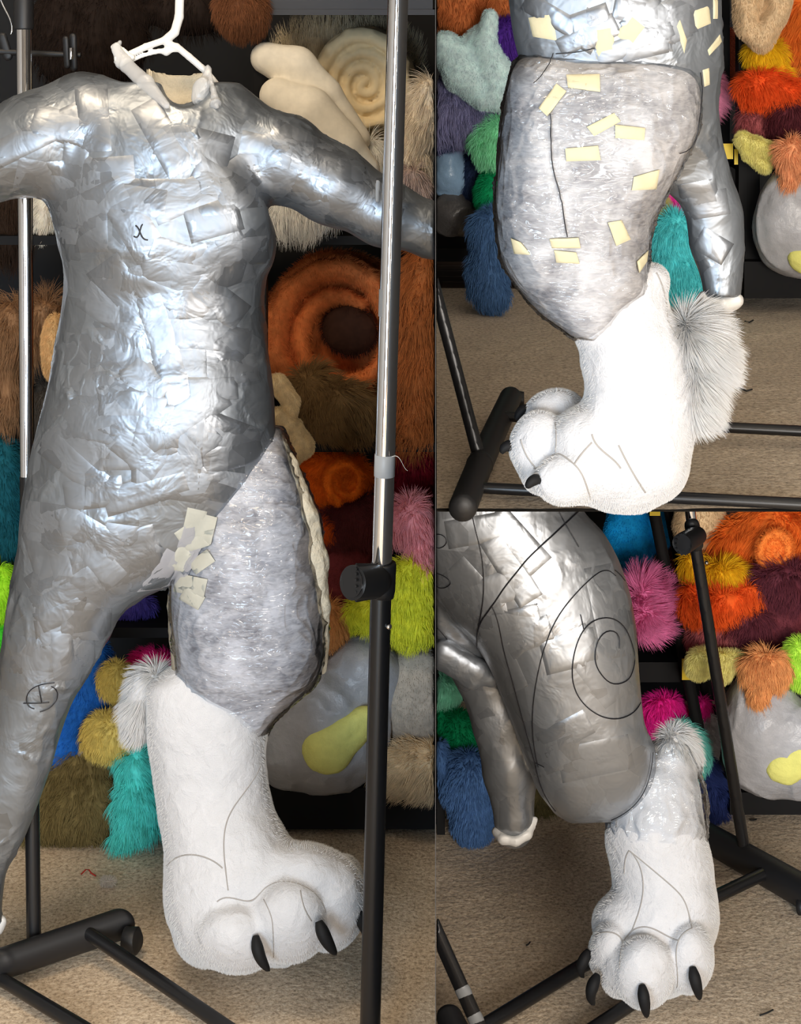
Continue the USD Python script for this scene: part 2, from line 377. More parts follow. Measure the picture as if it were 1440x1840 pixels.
def filmlook(name, stretch=(1, 1, 1), rot=(0, 0, 0), b=0.004, base=0.05, scale=45):
    n = {'g': ('geometry', {}), 'mp': ('mapping', {'scale': stretch, 'rotation': rot}), 'n1': ('noise_texture', {'scale': scale, 'detail': 4, 'roughness': 0.6, 'distortion': 1.2, 'type': 'ridged_multifractal'}),
         'a': ('bump', {'strength': 1.0, 'distance': b}), 'f': ('fresnel', {'IOR': 1.25}), 'ad': ('math', {'math_type': 'add', 'value2': base, 'use_clamp': True}),
         't': ('transparent_bsdf', {'color': (0.95, 0.96, 0.97)}), 's': ('glossy_bsdf', {'color': (1, 1, 1), 'roughness': 0.10}), 'x': ('mix_closure', {})}
    l = [('g.position', 'mp.vector'), ('mp.vector', 'n1.vector'), ('n1.fac', 'a.height'), ('a.normal', 's.normal'), ('f.fac', 'ad.value1'), ('ad.value', 'x.fac'), ('t.BSDF', 'x.closure1'), ('s.BSDF', 'x.closure2')]
    return material(name, n, l, 'x.closure')

def fibrelook(name, lo, hi, s1, s2):
    "batting seen through film: cloudy patches and fine lying fibres"
    n = {'g': ('geometry', {}), 'mp': ('mapping', {'scale': (1, 1, 3.0), 'rotation': (0, .4, 0)}), 'n1': ('noise_texture', {'scale': s1, 'detail': 4, 'roughness': .6, 'distortion': .5}), 'n2': ('noise_texture', {'scale': s2, 'detail': 3, 'distortion': 1.5}),
         'ad': ('math', {'math_type': 'multiply_add', 'value2': .38}), 'sc': ('math', {'math_type': 'multiply', 'value2': .72}), 'r': ('rgb_ramp', {'ramp': [(.36, lo), (.68, hi)]}), 'b': ('bump', {'strength': 1.0, 'distance': .004}), 'p': ('principled_bsdf', {'roughness': .95, 'specular_ior_level': .1})}
    l = [('g.position', 'n1.vector'), ('g.position', 'mp.vector'), ('mp.vector', 'n2.vector'), ('n2.fac', 'ad.value1'), ('n1.fac', 'sc.value1'), ('sc.value', 'ad.value3'), ('ad.value', 'r.fac'), ('r.color', 'p.base_color'), ('ad.value', 'b.height'), ('b.normal', 'p.normal')]
    return material(name, n, l)
def plushlook(name, col):
    n = {'g': ('geometry', {}), 'n1': ('noise_texture', {'scale': 420, 'detail': 2}), 'n2': ('noise_texture', {'scale': 34, 'detail': 3, 'distortion': .4}), 'ad': ('math', {'math_type': 'multiply_add', 'value2': .16}),
         'r': ('rgb_ramp', {'ramp': [(.3, tuple(c * .93 for c in col)), (.7, col)]}), 'b': ('bump', {'strength': 1.0, 'distance': .006}), 'p': ('principled_bsdf', {'roughness': .95, 'specular_ior_level': .08, 'sheen_weight': .12, 'sheen_roughness': .6})}
    l = [('g.position', 'n1.vector'), ('g.position', 'n2.vector'), ('n1.fac', 'ad.value1'), ('n2.fac', 'ad.value3'), ('n2.fac', 'r.fac'), ('r.color', 'p.base_color'), ('ad.value', 'b.height'), ('b.normal', 'p.normal')]
    return material(name, n, l)
def hazylook(name, col, fac):
    n = {'t': ('transparent_bsdf', {'color': (1, 1, 1)}), 'p': ('principled_bsdf', {'base_color': col, 'roughness': .25}), 'x': ('mix_closure', {'fac': fac})}
    return material(name, n, [('t.BSDF', 'x.closure1'), ('p.BSDF', 'x.closure2')], 'x.closure')
# ------------------------------------------------------------------ the setting: three bays divided by thin boards
def carpetlook():
    n = {'g': ('geometry', {}), 'n1': ('noise_texture', {'scale': 115, 'detail': 3, 'roughness': 0.7}), 'n2': ('noise_texture', {'scale': 7, 'detail': 3}), 'n3': ('noise_texture', {'scale': 60, 'detail': 2}),
         'r': ('rgb_ramp', {'ramp': [(0.30, srgb(150, 130, 106)), (0.5, srgb(212, 190, 162)), (0.72, srgb(238, 222, 198))]}),
         'q': ('rgb_ramp', {'ramp': [(0.3, (0.9, 0.89, 0.88)), (0.7, (1.0, 1.0, 1.0))]}), 'm': ('mix_color', {'blend_type': 'multiply', 'fac': 1.0}),
         'ad': ('math', {'math_type': 'multiply_add', 'value2': 0.6}),
         'b': ('bump', {'strength': 1.0, 'distance': 0.003}), 'p': ('principled_bsdf', {'roughness': 0.95, 'specular_ior_level': 0.05, 'sheen_weight': 0.2})}
    l = [('g.position', 'n1.vector'), ('g.position', 'n2.vector'), ('g.position', 'n3.vector'), ('n1.fac', 'r.fac'), ('n2.fac', 'q.fac'), ('r.color', 'm.a'), ('q.color', 'm.b'), ('m.result', 'p.base_color'),
         ('n1.fac', 'ad.value1'), ('n3.fac', 'ad.value3'), ('ad.value', 'b.height'), ('b.normal', 'p.normal')]
    return material('carpet', n, l)
CARPET = carpetlook()
BLACK = plain('black_shelf', srgb(14, 14, 16), 0.7, spec=.25)
DARKWALL = plain('dark_wall', srgb(16, 17, 20), 0.8)
BOARD = plain('divider_board', srgb(60, 58, 56), 0.8)
METALBLACK = plain('black_enamel', srgb(22, 22, 24), 0.32)
PLASTICBLACK = plain('black_plastic', srgb(26, 26, 28), 0.5)
CHROME = plain('chrome', (0.86, 0.87, 0.9), 0.07, 1.0)
def box(x0, x1, y0, y1, z0, z1):
    b = trimesh.creation.box((x1 - x0, y1 - y0, z1 - z0)); b.apply_translation(((x0 + x1) / 2, (y0 + y1) / 2, (z0 + z1) / 2)); return b
def struct(name, mesh, m, label=None): return obj(name, mesh, m, smooth=False, kind='structure', label=label)
def carpet(x0, x1, y0, y1, z, nx, ny, seed):
    x, y = np.meshgrid(np.linspace(x0, x1, nx), np.linspace(y0, y1, ny), indexing='ij')
    p = np.stack([x, y, np.zeros_like(x)], -1)
    zz = z + 0.006 * (fbm(p * 9, 3, seed) - 0.5)
    I = np.arange(nx * ny).reshape(nx, ny); a, b, c, d = I[:-1, :-1].ravel(), I[1:, :-1].ravel(), I[1:, 1:].ravel(), I[:-1, 1:].ravel()
    return trimesh.Trimesh(np.c_[x.ravel(), y.ravel(), zz.ravel()], np.vstack([np.c_[a, b, c], np.c_[a, c, d]]), process=False)
ZU = H - 0.82                              # the raised floor of the upper bay
YF = 0.82 * F / 915                        # its front edge
obj('floor', carpet(-1.45, 1.35, 2.4, 4.9, 0.0, 400, 360, 3), CARPET, kind='structure', label='beige cut-pile carpet of the lower bays')
obj('floor_carpet_raised', carpet(0.002, 1.35, YF, 4.75, ZU, 230, 330, 8), CARPET, kind='structure', label='beige cut-pile carpet of the raised bay')
s = box(0.002, 1.6, YF, 5.6, ZU - 0.018, ZU - 0.004)
s.vertices[(s.vertices[:, 1] < YF + 0.01) & (s.vertices[:, 2] < ZU - 0.01), 1] += 0.07
struct('floor_slab', s, BOARD, 'board under the raised carpet')
struct('wall_middle', box(-0.0005, 0.0005, 2.42, 5.54, 0.0, 3.79), BOARD, 'thin upright board between the bays')
struct('wall_back', box(-2.9, -0.002, 4.75, 4.78, -0.02, 3.8), DARKWALL, 'dark wall behind the shelves')
struct('wall_back_lower', box(0.002, 2.9, 4.75, 4.78, -0.02, ZU - 0.02), DARKWALL, 'dark wall behind the lower shelves')
struct('wall_back_upper', box(0.002, 2.9, 5.55, 5.58, ZU - 0.02, 3.8), DARKWALL, 'dark wall behind the raised bay')
ROOM = plain('room_paint', srgb(160, 158, 155), 0.8)
struct('wall_front', box(-2.9, 2.9, -2.25, -2.2, -0.02, 3.8), ROOM, 'painted wall facing the bays')
struct('wall_left', box(-2.95, -2.9, -2.2, 5.6, -0.02, 3.8), ROOM, 'painted side wall')
struct('wall_right', box(2.9, 2.95, -2.2, 5.6, -0.02, 3.8), ROOM, 'painted side wall')
struct('ceiling', box(-2.95, 2.95, -2.25, 5.6, 3.8, 3.85), plain('ceiling_paint', srgb(232, 228, 220), 0.9), 'white ceiling')
struct('floor_base', box(-2.9, 2.9, -2.2, 4.9, -0.03, -0.008), CARPET, 'carpet of the rest of the room')
# ------------------------------------------------------------------ left bay: the whole dummy on a rack
TAPE = crinkle('silver_tape', None, srgb(144, 150, 157), 0.38, 0.8, 0.005, 0.0005, tone=0.06)
TAPE2 = crinkle('silver_tape_strip', None, srgb(147, 152, 159), 0.38, 0.8, 0.004, 0.0005, tone=0.09)
TAPE3 = crinkle('silver_tape_smooth', None, srgb(160, 163, 167), 0.34, 0.75, 0.003, 0.0004, tone=0.04)
TAPE4 = crinkle('silver_tape_smooth_strip', None, srgb(160, 163, 167), 0.34, 0.75, 0.003, 0.0004, tone=0.06)
PADW = fibrelook('padding_white', srgb(126, 125, 129), srgb(200, 198, 199), 15, 44)
PLUSH = plushlook('white_plush_cloth', srgb(206, 206, 209))
HAZY = hazylook('hazy_plastic', srgb(206, 206, 206), .55)
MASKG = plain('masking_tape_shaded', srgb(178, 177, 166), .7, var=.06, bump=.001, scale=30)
INK = plain('black_ink', (0.008, 0.008, 0.012), 0.4)
MASK = plain('masking_tape', srgb(202, 193, 160), 0.7, var=0.06, bump=0.001, scale=30)
WHITEFUR = furlook('white_plush', srgb(214, 213, 212), srgb(226, 225, 224), 0.03, 25)
CLAW = plain('black_claw', srgb(14, 14, 16), 0.7, spec=.3)
SEAM = plain('seam_thread', srgb(158, 154, 150), 0.9)
FILM = filmlook('clear_wrap', (0.7, 0.7, 2.2), (0, 0.3, 0), 0.011, 0.035, 36)
FILM2 = filmlook('clear_bag', (1, 1, 1), (0, 0, 0), 0.006, 0.10, 30)
FILM2H = hazylook('hazy_wrap', srgb(176, 176, 182), .7)
PAD = fibrelook('padding', srgb(120, 120, 126), srgb(206, 205, 210), 13, 40)
CREAM = plain('cream_padding', srgb(216, 206, 184), 0.9, bump=0.006, scale=60, var=0.06)
WHITEPLASTIC = plain('white_plastic', srgb(220, 218, 214), 0.28)
D1 = 3.43
b = Body(D1, 4.5, 'L')
b.loft([(150, 175, 430, 60, 10), (185, 120, 460, 85, 5), (240, 90, 470, 105, 0), (330, 74, 472, 118, 0), (380, 90, 482, 120, -4), (440, 106, 489, 122, -6), (490, 117, 480, 118, -4), (540, 112, 474, 112, 0), (620, 98, 481, 112, 0),
        (700, 83, 491, 122, -5), (780, 64, 495, 128, -5), (850, 49, 500, 128, 0), (920, 36, 480, 124, 0), (980, 32, 430, 115, 0), (1040, 24, 330, 108, 0), (1090, 14, 232, 100, 0), (1170, 2, 182, 90, 0), (1290, -14, 118, 80, 0), (1400, -40, 84, 68, 0), (1500, -62, 46, 56, 0), (1580, -80, 8, 48, 0), (1660, -96, 2, 44, 0)], k=10)
b.chain([(150, 215, 0, 84), (60, 258, -10, 84), (-60, 300, -15, 76)], 26, 1.0)
b.chain([(400, 232, 5, 72), (505, 284, 0, 74), (600, 334, -6, 67), (690, 383, -10, 56), (783, 416, -14, 45), (840, 436, -16, 42)], 24, 1.0)
b.ell((470, 440, -20), (22, 46, 60), 0, 16)
b.ell((250, 400, -70), (95, 85, 52), 0, 30); b.ell((400, 400, -70), (80, 85, 50), 0, 30)
b.chain([(322, 60, 30, 100), (322, 135, 20, 62), (318, 150, 0, 52)], 14, 0.75, mode='cut'); b.ell((338, 118, -62), (54, 78, 74), 8, 8, 'cut')
DUMMY = thing('tape_dummy', 'silver taped body form with padded leg, hanging whole from the white hanger', 'body form')
cr = crumple(0.62, 3)
body = b.build(lambda V, n: cr(V, n) * (1 + 0.5 * np.exp(-((V[:, 0] - 150) ** 2 + (V[:, 1] - 250) ** 2) / 9000)))
obj('body', body, TAPE, DUMMY)
SK = Skin(body)
rng = np.random.default_rng(5)
n = 0
for i in range(420):
    v = rng.uniform(165, 1420); t = rng.random()
    u = rng.uniform(10, 560) if v < 1000 else rng.uniform(0, 240)
    if v < 470 and rng.random() < 0.35: u = rng.uniform(480, 740); v = 285 + (u - 500) * .5 + rng.uniform(-40, 40)
    ang = rng.choice([rng.normal(-8, 14), rng.normal(35, 20), rng.normal(80, 15)], p=[.55, .3, .15])
    m = SK.patch(quad(u, v, rng.uniform(90, 190), rng.uniform(46, 70), ang), 0.0010 + 0.00001 * n, 14, 7, 0.0003)
    if m is None: continue
    obj('tape_strip', m, TAPE2, DUMMY); n += 1
    if n >= 120: break
for pts in ([(244, 405), (250, 412), (258, 428), (266, 431)], [(257, 403), (252, 415), (246, 426), (241, 424)]):
    m = SK.line(pts, 0.0021); obj('marker_stroke', m, INK, DUMMY, label='black X drawn on the chest')
for pts in ([(98, 1226), (78, 1229), (55, 1240), (48, 1254), (52, 1268), (62, 1273)], [(92, 1233), (103, 1246), (99, 1260), (84, 1274), (72, 1278)], [(70, 1232), (73, 1248), (75, 1262)], [(43, 1263), (60, 1263), (88, 1261)]):
    m = SK.line(pts, 0.0014)
    if m is not None: obj('marker_stroke', m, INK, DUMMY, label='circled cross drawn on the long leg')
# neck: pale lining seen inside the collar
q = Body(D1, 4, 'L').chain([(322, 128, 22, 60), (320, 190, 10, 52)], 8, 0.72)
q.chain([(322, 60, 30, 96), (322, 132, 14, 50), (320, 178, 0, 42)], 6, 0.78, mode='cut')
q.loft([(60, 200, 420, 100, -70), (185, 220, 420, 45, -70)], 4, 3, mode='cut')
obj('neck_lining', q.build(folds(5, 20, 30, 4)), CREAM, DUMMY)
# padded thigh under clear wrap
g = Body(D1, 4.5, 'L')
g.loft([(770, 470, 506, 40, 20), (800, 440, 520, 70, 10), (850, 405, 540, 92, 0), (900, 360, 562, 105, -4), (960, 330, 576, 118, -8), (1010, 312, 582, 124, -8), (1060, 306, 584, 126, -8), (1120, 308, 585, 126, -8), (1180, 314, 581, 120, -6), (1220, 320, 570, 108, -4), (1255, 328, 540, 92, 0), (1290, 345, 500, 75, 0), (1320, 365, 480, 60, 0)], 10)
pad = g.build(lambda V, n: 12 * (fbm(V / 80, 2, 9) - 0.5))
obj('padding', pad, PAD, DUMMY, label='fluffy white padding of the thigh')
wr = g.build(lambda V, n: 12 * (fbm(V / 80, 2, 9) - 0.5) + 3 + 4 * ridge(V * [0.4, 1, .4] + 12 * noise(V / 60, 1)[:, None], 30, 4, 6) + 3 * ridge(V * [1, .45, 1] + 20 * noise(V / 50, 6)[:, None], 24, 8, 6))
obj('plastic_wrap', wr, FILM, DUMMY, label='clear wrap around the padded thigh')
c = Body(D1, 4, 'L')
c.chain([(498, 790, -10, 15), (516, 850, -40, 24), (541, 930, -54, 30), (560, 1010, -58, 29), (571, 1090, -48, 21), (578, 1150, -30, 14), (580, 1205, -8, 8)], 8, .8)
obj('padding_edge', c.build(lambda V, n: 5 * (noise(V / 12, 5) - .4)), CREAM, DUMMY, label='cream foam edge along the outer thigh')
SP = Skin(body, wr)
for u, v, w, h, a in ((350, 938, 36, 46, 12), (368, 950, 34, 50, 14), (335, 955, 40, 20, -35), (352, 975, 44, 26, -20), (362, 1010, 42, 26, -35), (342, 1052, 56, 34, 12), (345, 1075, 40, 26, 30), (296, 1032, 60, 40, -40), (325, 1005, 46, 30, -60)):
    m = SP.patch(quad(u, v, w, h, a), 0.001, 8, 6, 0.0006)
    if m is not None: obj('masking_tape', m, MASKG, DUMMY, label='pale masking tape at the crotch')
for qd in ([(246, 1064), (292, 1058), (330, 1000), (300, 985)], [(290, 1056), (332, 1046), (362, 985), (326, 975)], [(318, 984), (352, 984), (352, 940), (330, 944)]):
    m = SP.patch(qd, .0015, 10, 6, .0006)
    if m is not None: obj('crotch_wrap', m, FILM2H, DUMMY)
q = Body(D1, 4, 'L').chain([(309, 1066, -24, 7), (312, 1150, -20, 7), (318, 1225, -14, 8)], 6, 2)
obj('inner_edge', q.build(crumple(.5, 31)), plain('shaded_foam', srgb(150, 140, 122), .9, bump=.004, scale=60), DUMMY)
q = Body(D1, 4, 'L').chain([(0, 1655, 0, 12), (-8, 1668, 0, 14)], 6); obj('cuff_lining', q.build(crumple(.4, 8)), WHITEPLASTIC, DUMMY)
# bunched clear plastic at the hanger's ends
q = Body(D1, 3, 'L').chain([(208, 84, -5, 8), (222, 112, -10, 13), (262, 150, -52, 15), (300, 190, -92, 7)], 8, .35).chain([(216, 76, 0, 4), (206, 90, 0, 6)], 4)
obj('neck_plastic', q.build(crumple(.4, 12, .6)), HAZY, DUMMY)
q = Body(D1, 2.5, 'L').ell((360, 165, -45), (17, 28, 12), 20).chain([(373, 122, -25, 3), (366, 150, -40, 8)], 5).chain([(376, 122, -25, 3), (384, 160, -60, 5), (390, 190, -75, 4)], 4)
obj('neck_plastic', q.build(crumple(1.1, 14, .35)), HAZY, DUMMY)
q = Body(D1, 3, 'L').chain([(204, 84, 0, 6), (216, 110, -8, 9), (236, 104, -4, 5), (210, 78, 2, 3)], 6, .6)
obj('neck_plastic', q.build(crumple(.5, 17, .5)), WHITEPLASTIC, DUMMY)
# hanger
hg = thing('coat_hanger', 'white plastic hanger holding up the whole body form', 'hanger')
q = Body(D1, 2, 'L').chain([(324, -30, 0, 8.5), (322, 30, 0, 8.5), (314, 58, 0, 8.5), (298, 72, 0, 8.5)], 2, .7)
q.chain([(302, 70, 0, 6.5), (262, 84, 0, 6.5), (226, 101, 0, 6.5)], 2, .7).chain([(288, 92, 0, 4), (258, 99, 0, 4), (236, 109, 0, 4)], 2, .7)
q.chain([(300, 78, 0, 6.5), (318, 84, 0, 6.5), (340, 102, 0, 6.5), (370, 128, 0, 6.5), (402, 168, 0, 6.5)], 2, .7).chain([(270, 92, 0, 4), (318, 90, 0, 4)], 2, .6).ell((299, 95, 0), (4, 5, 5))
obj('frame', q.build(None), WHITEPLASTIC, hg)
# the paw
def paw(name, label, d, panel, build, toes, claws, seams, tuft, disp=None, step=4.5, fuzz=42000, seed=3):
    root = thing(name, label, 'costume foot')
    b = Body(d, step, panel); build(b)
    mesh = b.build(disp or (lambda V, n: 10 * (fbm(V / 80, 2, seed) - .5)))
    ft = obj('foot', mesh, PLUSH, root)
    sk = Skin(mesh)
    hair('plush', mesh, WHITEFUR, root, int(fuzz * .8), 5 * d / F, (0, 1, 0), .9, .15, .03, .0006, .1, seed, panel, .5, rim=3)
    for pts in claws:
        c = ptube_claw(pts, d); obj('claw', c, CLAW, root)
    for pts in seams:
        m = sk.line(pts, .0022, lift=-.0004)
        if m is not None: obj('seam', m, SEAM, ft)
    if tuft: tuft(root)
    return root, mesh
def ptube_claw(pts, d):
    "pts: (u, v, w) from root to tip, first carries the width"
    a = np.array([p[:3] for p in pts], float); r0 = pts[0][3]
    path = np.array(smooth_path([tuple(x) for x in a], 14)); t = np.linspace(0, 1, 14)
    r = r0 * np.where(t < .35, 0.55 + 0.45 * np.sin(t / .35 * np.pi / 2), np.sqrt(np.maximum(1 - ((t - .35) / .65) ** 1.7, 0.004)))
    dd = d + path[:, 2] * d / F
    return tube(P(path[:, 0], path[:, 1], dd), r * dd / F, 14)
def lp(b):
    b.loft([(1185, 330, 420, 34, 10), (1212, 286, 462, 56, 4), (1245, 263, 478, 72, 0), (1290, 264, 482, 84, 0), (1340, 268, 479, 88, 0), (1400, 278, 481, 88, 0), (1450, 286, 490, 92, -4), (1500, 293, 515, 102, -12), (1550, 298, 545, 112, -20), (1600, 297, 560, 120, -30), (1650, 302, 560, 120, -34), (1700, 345, 545, 105, -36), (1735, 390, 520, 80, -38)], 18)
    b.ell((560, 1590, -60), (92, 74, 90), 25, 26)
    b.ell((425, 1685, -118), (74, 66, 76), 8, 12)
    b.ell((520, 1655, -128), (74, 78, 70), 12, 12); b.ell((600, 1630, -70), (60, 82, 84), 12, 12)
    b.ell((372, 1672, -60), (62, 66, 82), 0, 18); b.ell((605, 1600, 0), (46, 68, 70), 20, 14)
    b.ell((248, 1240, 30), (20, 40, 34), 10, 14)
def ltuft(root):
    q = B(D1, 'L', (250, 1268, 40, 16, 56, 30, 8), (276, 1226, 30, 22, 22, 28, 0), step=5)
    m = q.build(None); hair('tuft_pile', m, WHITEFUR, obj('heel_tuft', m, WHITEFUR, root), 5000, 34 * D1 / F, (-.5, .8, 0), .7, .4, .03, .0011, .2, 4, 'L', .5)
paw('costume_foot', 'white plush beast foot with black claws, on the whole body form', D1, 'L', lp, None,
    [[(460, 1682, -188, 11), (463, 1705, -198), (472, 1728, -200), (485, 1745, -196)], [(573, 1655, -196, 12), (580, 1675, -202), (592, 1698, -202), (605, 1716, -196)], [(640, 1628, -105, 11), (646, 1645, -112), (652, 1662, -112), (656, 1680, -106)], [(640, 1600, -40, 9), (648, 1612, -46), (652, 1630, -48)]],
    [[(470, 1370), (455, 1402), (410, 1470), (403, 1540), (410, 1600)], [(390, 1620), (420, 1614), (455, 1618), (472, 1600), (500, 1585), (540, 1590), (570, 1610), (585, 1640)], [(474, 1616), (490, 1660), (492, 1720)], [(300, 1556), (320, 1540), (360, 1538), (400, 1560)], [(560, 1655), (545, 1625), (540, 1600)]], ltuft, seed=5)
# ------------------------------------------------------------------ left bay: clothes rack
def trunk(pts, panel, kw=1.0, step=3.0, k=4):
    "a bar through (u, v, d, r) points, cut flush at the dividing wall"
    d0 = pts[0][2]
    b = Body(d0, step, panel)
    b.chain([(p[0], p[1], (p[2] - d0) * F / d0, p[3]) for p in pts], k, kw)
    return b.build(None, relax=1)
GREYTAPE = plain('grey_cloth_tape', srgb(128, 130, 132), 0.45)
PALETAPE = plain('pale_grey_tape', srgb(168, 170, 172), 0.4)
rk = thing('clothes_rack', 'chrome and black clothes rack standing around the whole body form', 'clothes rack')
PT, PB = (716, -20), (686.5, 1015)
pl = obj('pole', ptube([(716, -20, 3.12, 18.5), (686.5, 1015, 3.12, 18)], 32), CHROME, rk)
obj('lower_tube', ptube([(686, 1010, 3.12, 19), (664, 1900, 3.12, 18.5)], 28), METALBLACK, rk)
sl = obj('sleeve', ptube([(690, 1011, 3.12, 21), (690, 1014, 3.12, 22.5), (688, 1060, 3.12, 22.5), (687, 1072, 3.12, 21)], 28), PLASTICBLACK, rk)
kn = []
for i in range(18):
    a = 2 * math.pi * i / 18
    kn.append(tube([P(676 + 0, 1044, 3.10) + 0.030 * np.array([0, .35 * math.cos(a), math.sin(a)]), P(640, 1047, 3.06) + 0.0325 * np.array([0.0, .6 * math.cos(a), math.sin(a)])], 0.0026, 6))
k0 = tube([P(686, 1043, 3.11), P(676, 1044, 3.10), P(646, 1046, 3.07), P(634, 1047, 3.055), P(633, 1047, 3.054), P(645, 1047, 3.066)], [0.024, 0.030, 0.031, 0.031, 0.026, 0.022], 30)
obj('knob', trimesh.util.concatenate([k0] + kn), PLASTICBLACK, sl, smooth=40)
s = trimesh.creation.icosphere(3, 0.0055); s.apply_translation(P(699, 1126, 3.105)); obj('bolt', s, CHROME, sl)
for v0, v1, t, m in ((520, 568, .5, GREYTAPE), (816, 855, 1, PALETAPE)):
    c = lambda v: 716 + (v + 20) * (686.5 - 716) / 1035
    obj('tape_band', ptube([(c(v0), v0, 3.12, 18.9), (c(v1), v1, 3.12, 18.9)], 32) if t == 1 else ptube([(c(v0) - 7.5, v0, 3.117, 11.8), (c(v1) - 7.5, v1, 3.117, 11.8)], 24), m, pl, label='grey tape wound round the chrome pole')
obj('tape_band', ptube([(664, 1800, 3.114, 12), (663, 1834, 3.114, 12)], 22), GREYTAPE, rk)
obj('tape_tab', trunk([(679, 327, 3.13, 4), (678, 360, 3.13, 4)], 'L', .3, 1.5), GREYTAPE, rk)
obj('thread', ptube(smooth_path([(704, 821, 3.10, .8), (714, 820, 3.09, .7), (722, 830, 3.09, .5), (733, 846, 3.09, .4)], 12), 5), WHITEPLASTIC, rk)
obj('pole', ptube([(43, 40, 3.62, 14), (49, 858, 3.535, 12.5)], 28), CHROME, rk)
obj('cap', ptube([(42, -20, 3.62, 18), (43, 50, 3.62, 17.5), (43, 53, 3.62, 15)], 24), PLASTICBLACK, rk)
obj('lower_tube', ptube([(49, 856, 3.535, 13.5), (61, 1695, 3.44, 13)], 24), METALBLACK, rk)
obj('foot_bar', trunk([(-60, 1754, 3.33, 30), (0, 1733, 3.37, 29), (214, 1661, 3.51, 29)], 'L', .7), PLASTICBLACK, rk)
cs = obj('caster', ptube([(224, 1690, 3.47, 10), (225, 1690, 3.47, 23), (246, 1691, 3.465, 23), (248, 1691, 3.464, 17)], 22), PLASTICBLACK, rk)
obj('cross_bar', ptube([(152, 1672, 3.46, 11), (420, 1855, 3.19, 13)], 18), METALBLACK, rk)
obj('cross_bar', ptube([(-10, 1752, 3.36, 11), (170, 1860, 3.18, 13)], 18), METALBLACK, rk)
# hangers at the left edge
ch = thing('clip_hanger', 'black trouser hanger with a sprung clip beside the far pole', 'hanger')
obj('bar', ptube([(-20, 92, 3.72, 6), (145, 99, 3.72, 5)], 12), PLASTICBLACK, ch)
obj('block', trunk([(4, 66, 3.72, 9), (14, 100, 3.72, 10)], 'L', .5), PLASTICBLACK, ch)
obj('hook', ptube(smooth_path([(0, -10, 3.72, 2), (8, 14, 3.72, 2), (19, 36, 3.72, 2), (20, 62, 3.72, 2)], 16), 8), CHROME, ch)
cl = obj('clip', trunk([(118, 70, 3.70, 6), (121, 118, 3.70, 6)], 'L', .8, 2), PLASTICBLACK, ch)
obj('clip_jaw', trunk([(131, 66, 3.71, 7), (133, 122, 3.71, 7)], 'L', .8, 2), PLASTICBLACK, ch)
obj('clip_spring', ptube([(128, 86, 3.68, 3.5), (128.5, 107, 3.68, 3.5)], 8), CHROME, cl)
# shelf unit behind
sh = thing('shelf_unit', 'black shelving stacked with fur bundles behind the whole body form', 'shelf')
def board(u0, u1, v0, v1, d, depth=0.55):
    "a board whose front face spans these pixels"
    a, b = P(u0, v0, d), P(u1, v1, d); return box(a[0], min(b[0], -0.002) if u1 <= 790 else b[0], d, d + depth, b[2], a[2])
for u0, u1, v0, v1, d in ((-150, 783, 1128, 1146, 4.02), (-150, 783, 796, 812, 4.02), (-150, 783, 424, 440, 4.02)):
    obj('shelf_board', board(u0, u1, v0, v1, d), BLACK, sh, smooth=False)
obj('base', board(478, 783, 1416, 1490, 3.98, .6), BLACK, sh, smooth=False)
for u in (455, -70): obj('post', board(u, u + 24, -80, 1500 if u > 0 else 1480, 4.00, .04), BLACK, sh, smooth=False)
st = thing('storage_bin', 'grey bin on the top shelf above the cream roll', 'bin'); obj('body', board(482, 778, -60, 19, 3.99, .4), plain('grey_bin', srgb(58, 58, 62), .6), st, smooth=False)
obj('rim', board(478, 782, 17, 27, 3.985, .4), plain('grey_bin', srgb(50, 50, 54), .6), st, smooth=False)
# ---- rolls and bundles
def spiral(cx, cy, rx, ry, r, turns, kw, d, panel, a0=0.0, inner=0.15, step=6.0, k=4, dr=1, n=None, extra=(), back=44):
    b = Body(d, step, panel); n = n or int(turns * 13); pts = []
    for i in range(n + 1):
        t = i / n; a = a0 + dr * t * turns * 2 * math.pi; s = 1 - (1 - inner) * t
        pts.append((cx + rx * s * math.cos(a), cy + ry * s * math.sin(a), 14 * t, r * (0.75 + .25 * (1 - t))))
    b.chain(pts, k, kw)
    if back: b.ell((cx, cy, back), (rx + r * .5, ry + r * .5, 60), 0, 4)
    for e in extra: b.ell(e[:3], e[3:6], 0, 10)
    return b
G = 'bundles on the shelves behind the whole body form'
fur('fur_roll', 'big rust-brown fur roll, end on, with a dark hollow core', 'fur roll', spiral(612, 602, 128, 144, 24, 1.55, 1.5, 4.15, 'L', 1.9, .44, back=92, k=2), (168, 94, 50), (196, 124, 72), 8, 7000, (.3, .6, 0), .7, .5, .25, extra=lambda root, bd, mesh, m: (obj('core', B(4.15, 'L', (628, 594, -8, 50, 44, 20, 20), step=5).build(folds(6, 20, 20, 3)), furlook('fur_core', srgb(62, 38, 28), None), root), hair('core_pile', B(4.15, 'L', (628, 594, -2, 50, 44, 18, 20), step=5).build(None), LOOK['fur_core'], root, 1800, .018, (.3, .8, 0), .7, .5, .03, .0009, .2, 8, 'L')))
fur('fur_bundle', 'shaggy rust fur hanging at the wall edge beside the big roll', 'fur bundle', B(4.05, 'L', (765, 560, 0, 42, 130, 60), (760, 690, 0, 48, 90, 60), (752, 760, -10, 44, 44, 50)), (132, 74, 36), (182, 120, 72), 42, 4500, (0, 1, -.2), .5, .8, .3)
fur('fur_roll', 'cream roll of backed fur showing its spiral end', 'fur roll', spiral(656, 152, 86, 98, 16, 3.3, 1.5, 4.15, 'L', 2.4, .06, step=3.5, k=1.5, back=74), (226, 208, 170), (236, 222, 190), 6, 0, (0, .3, 0), .8, .2, .1)
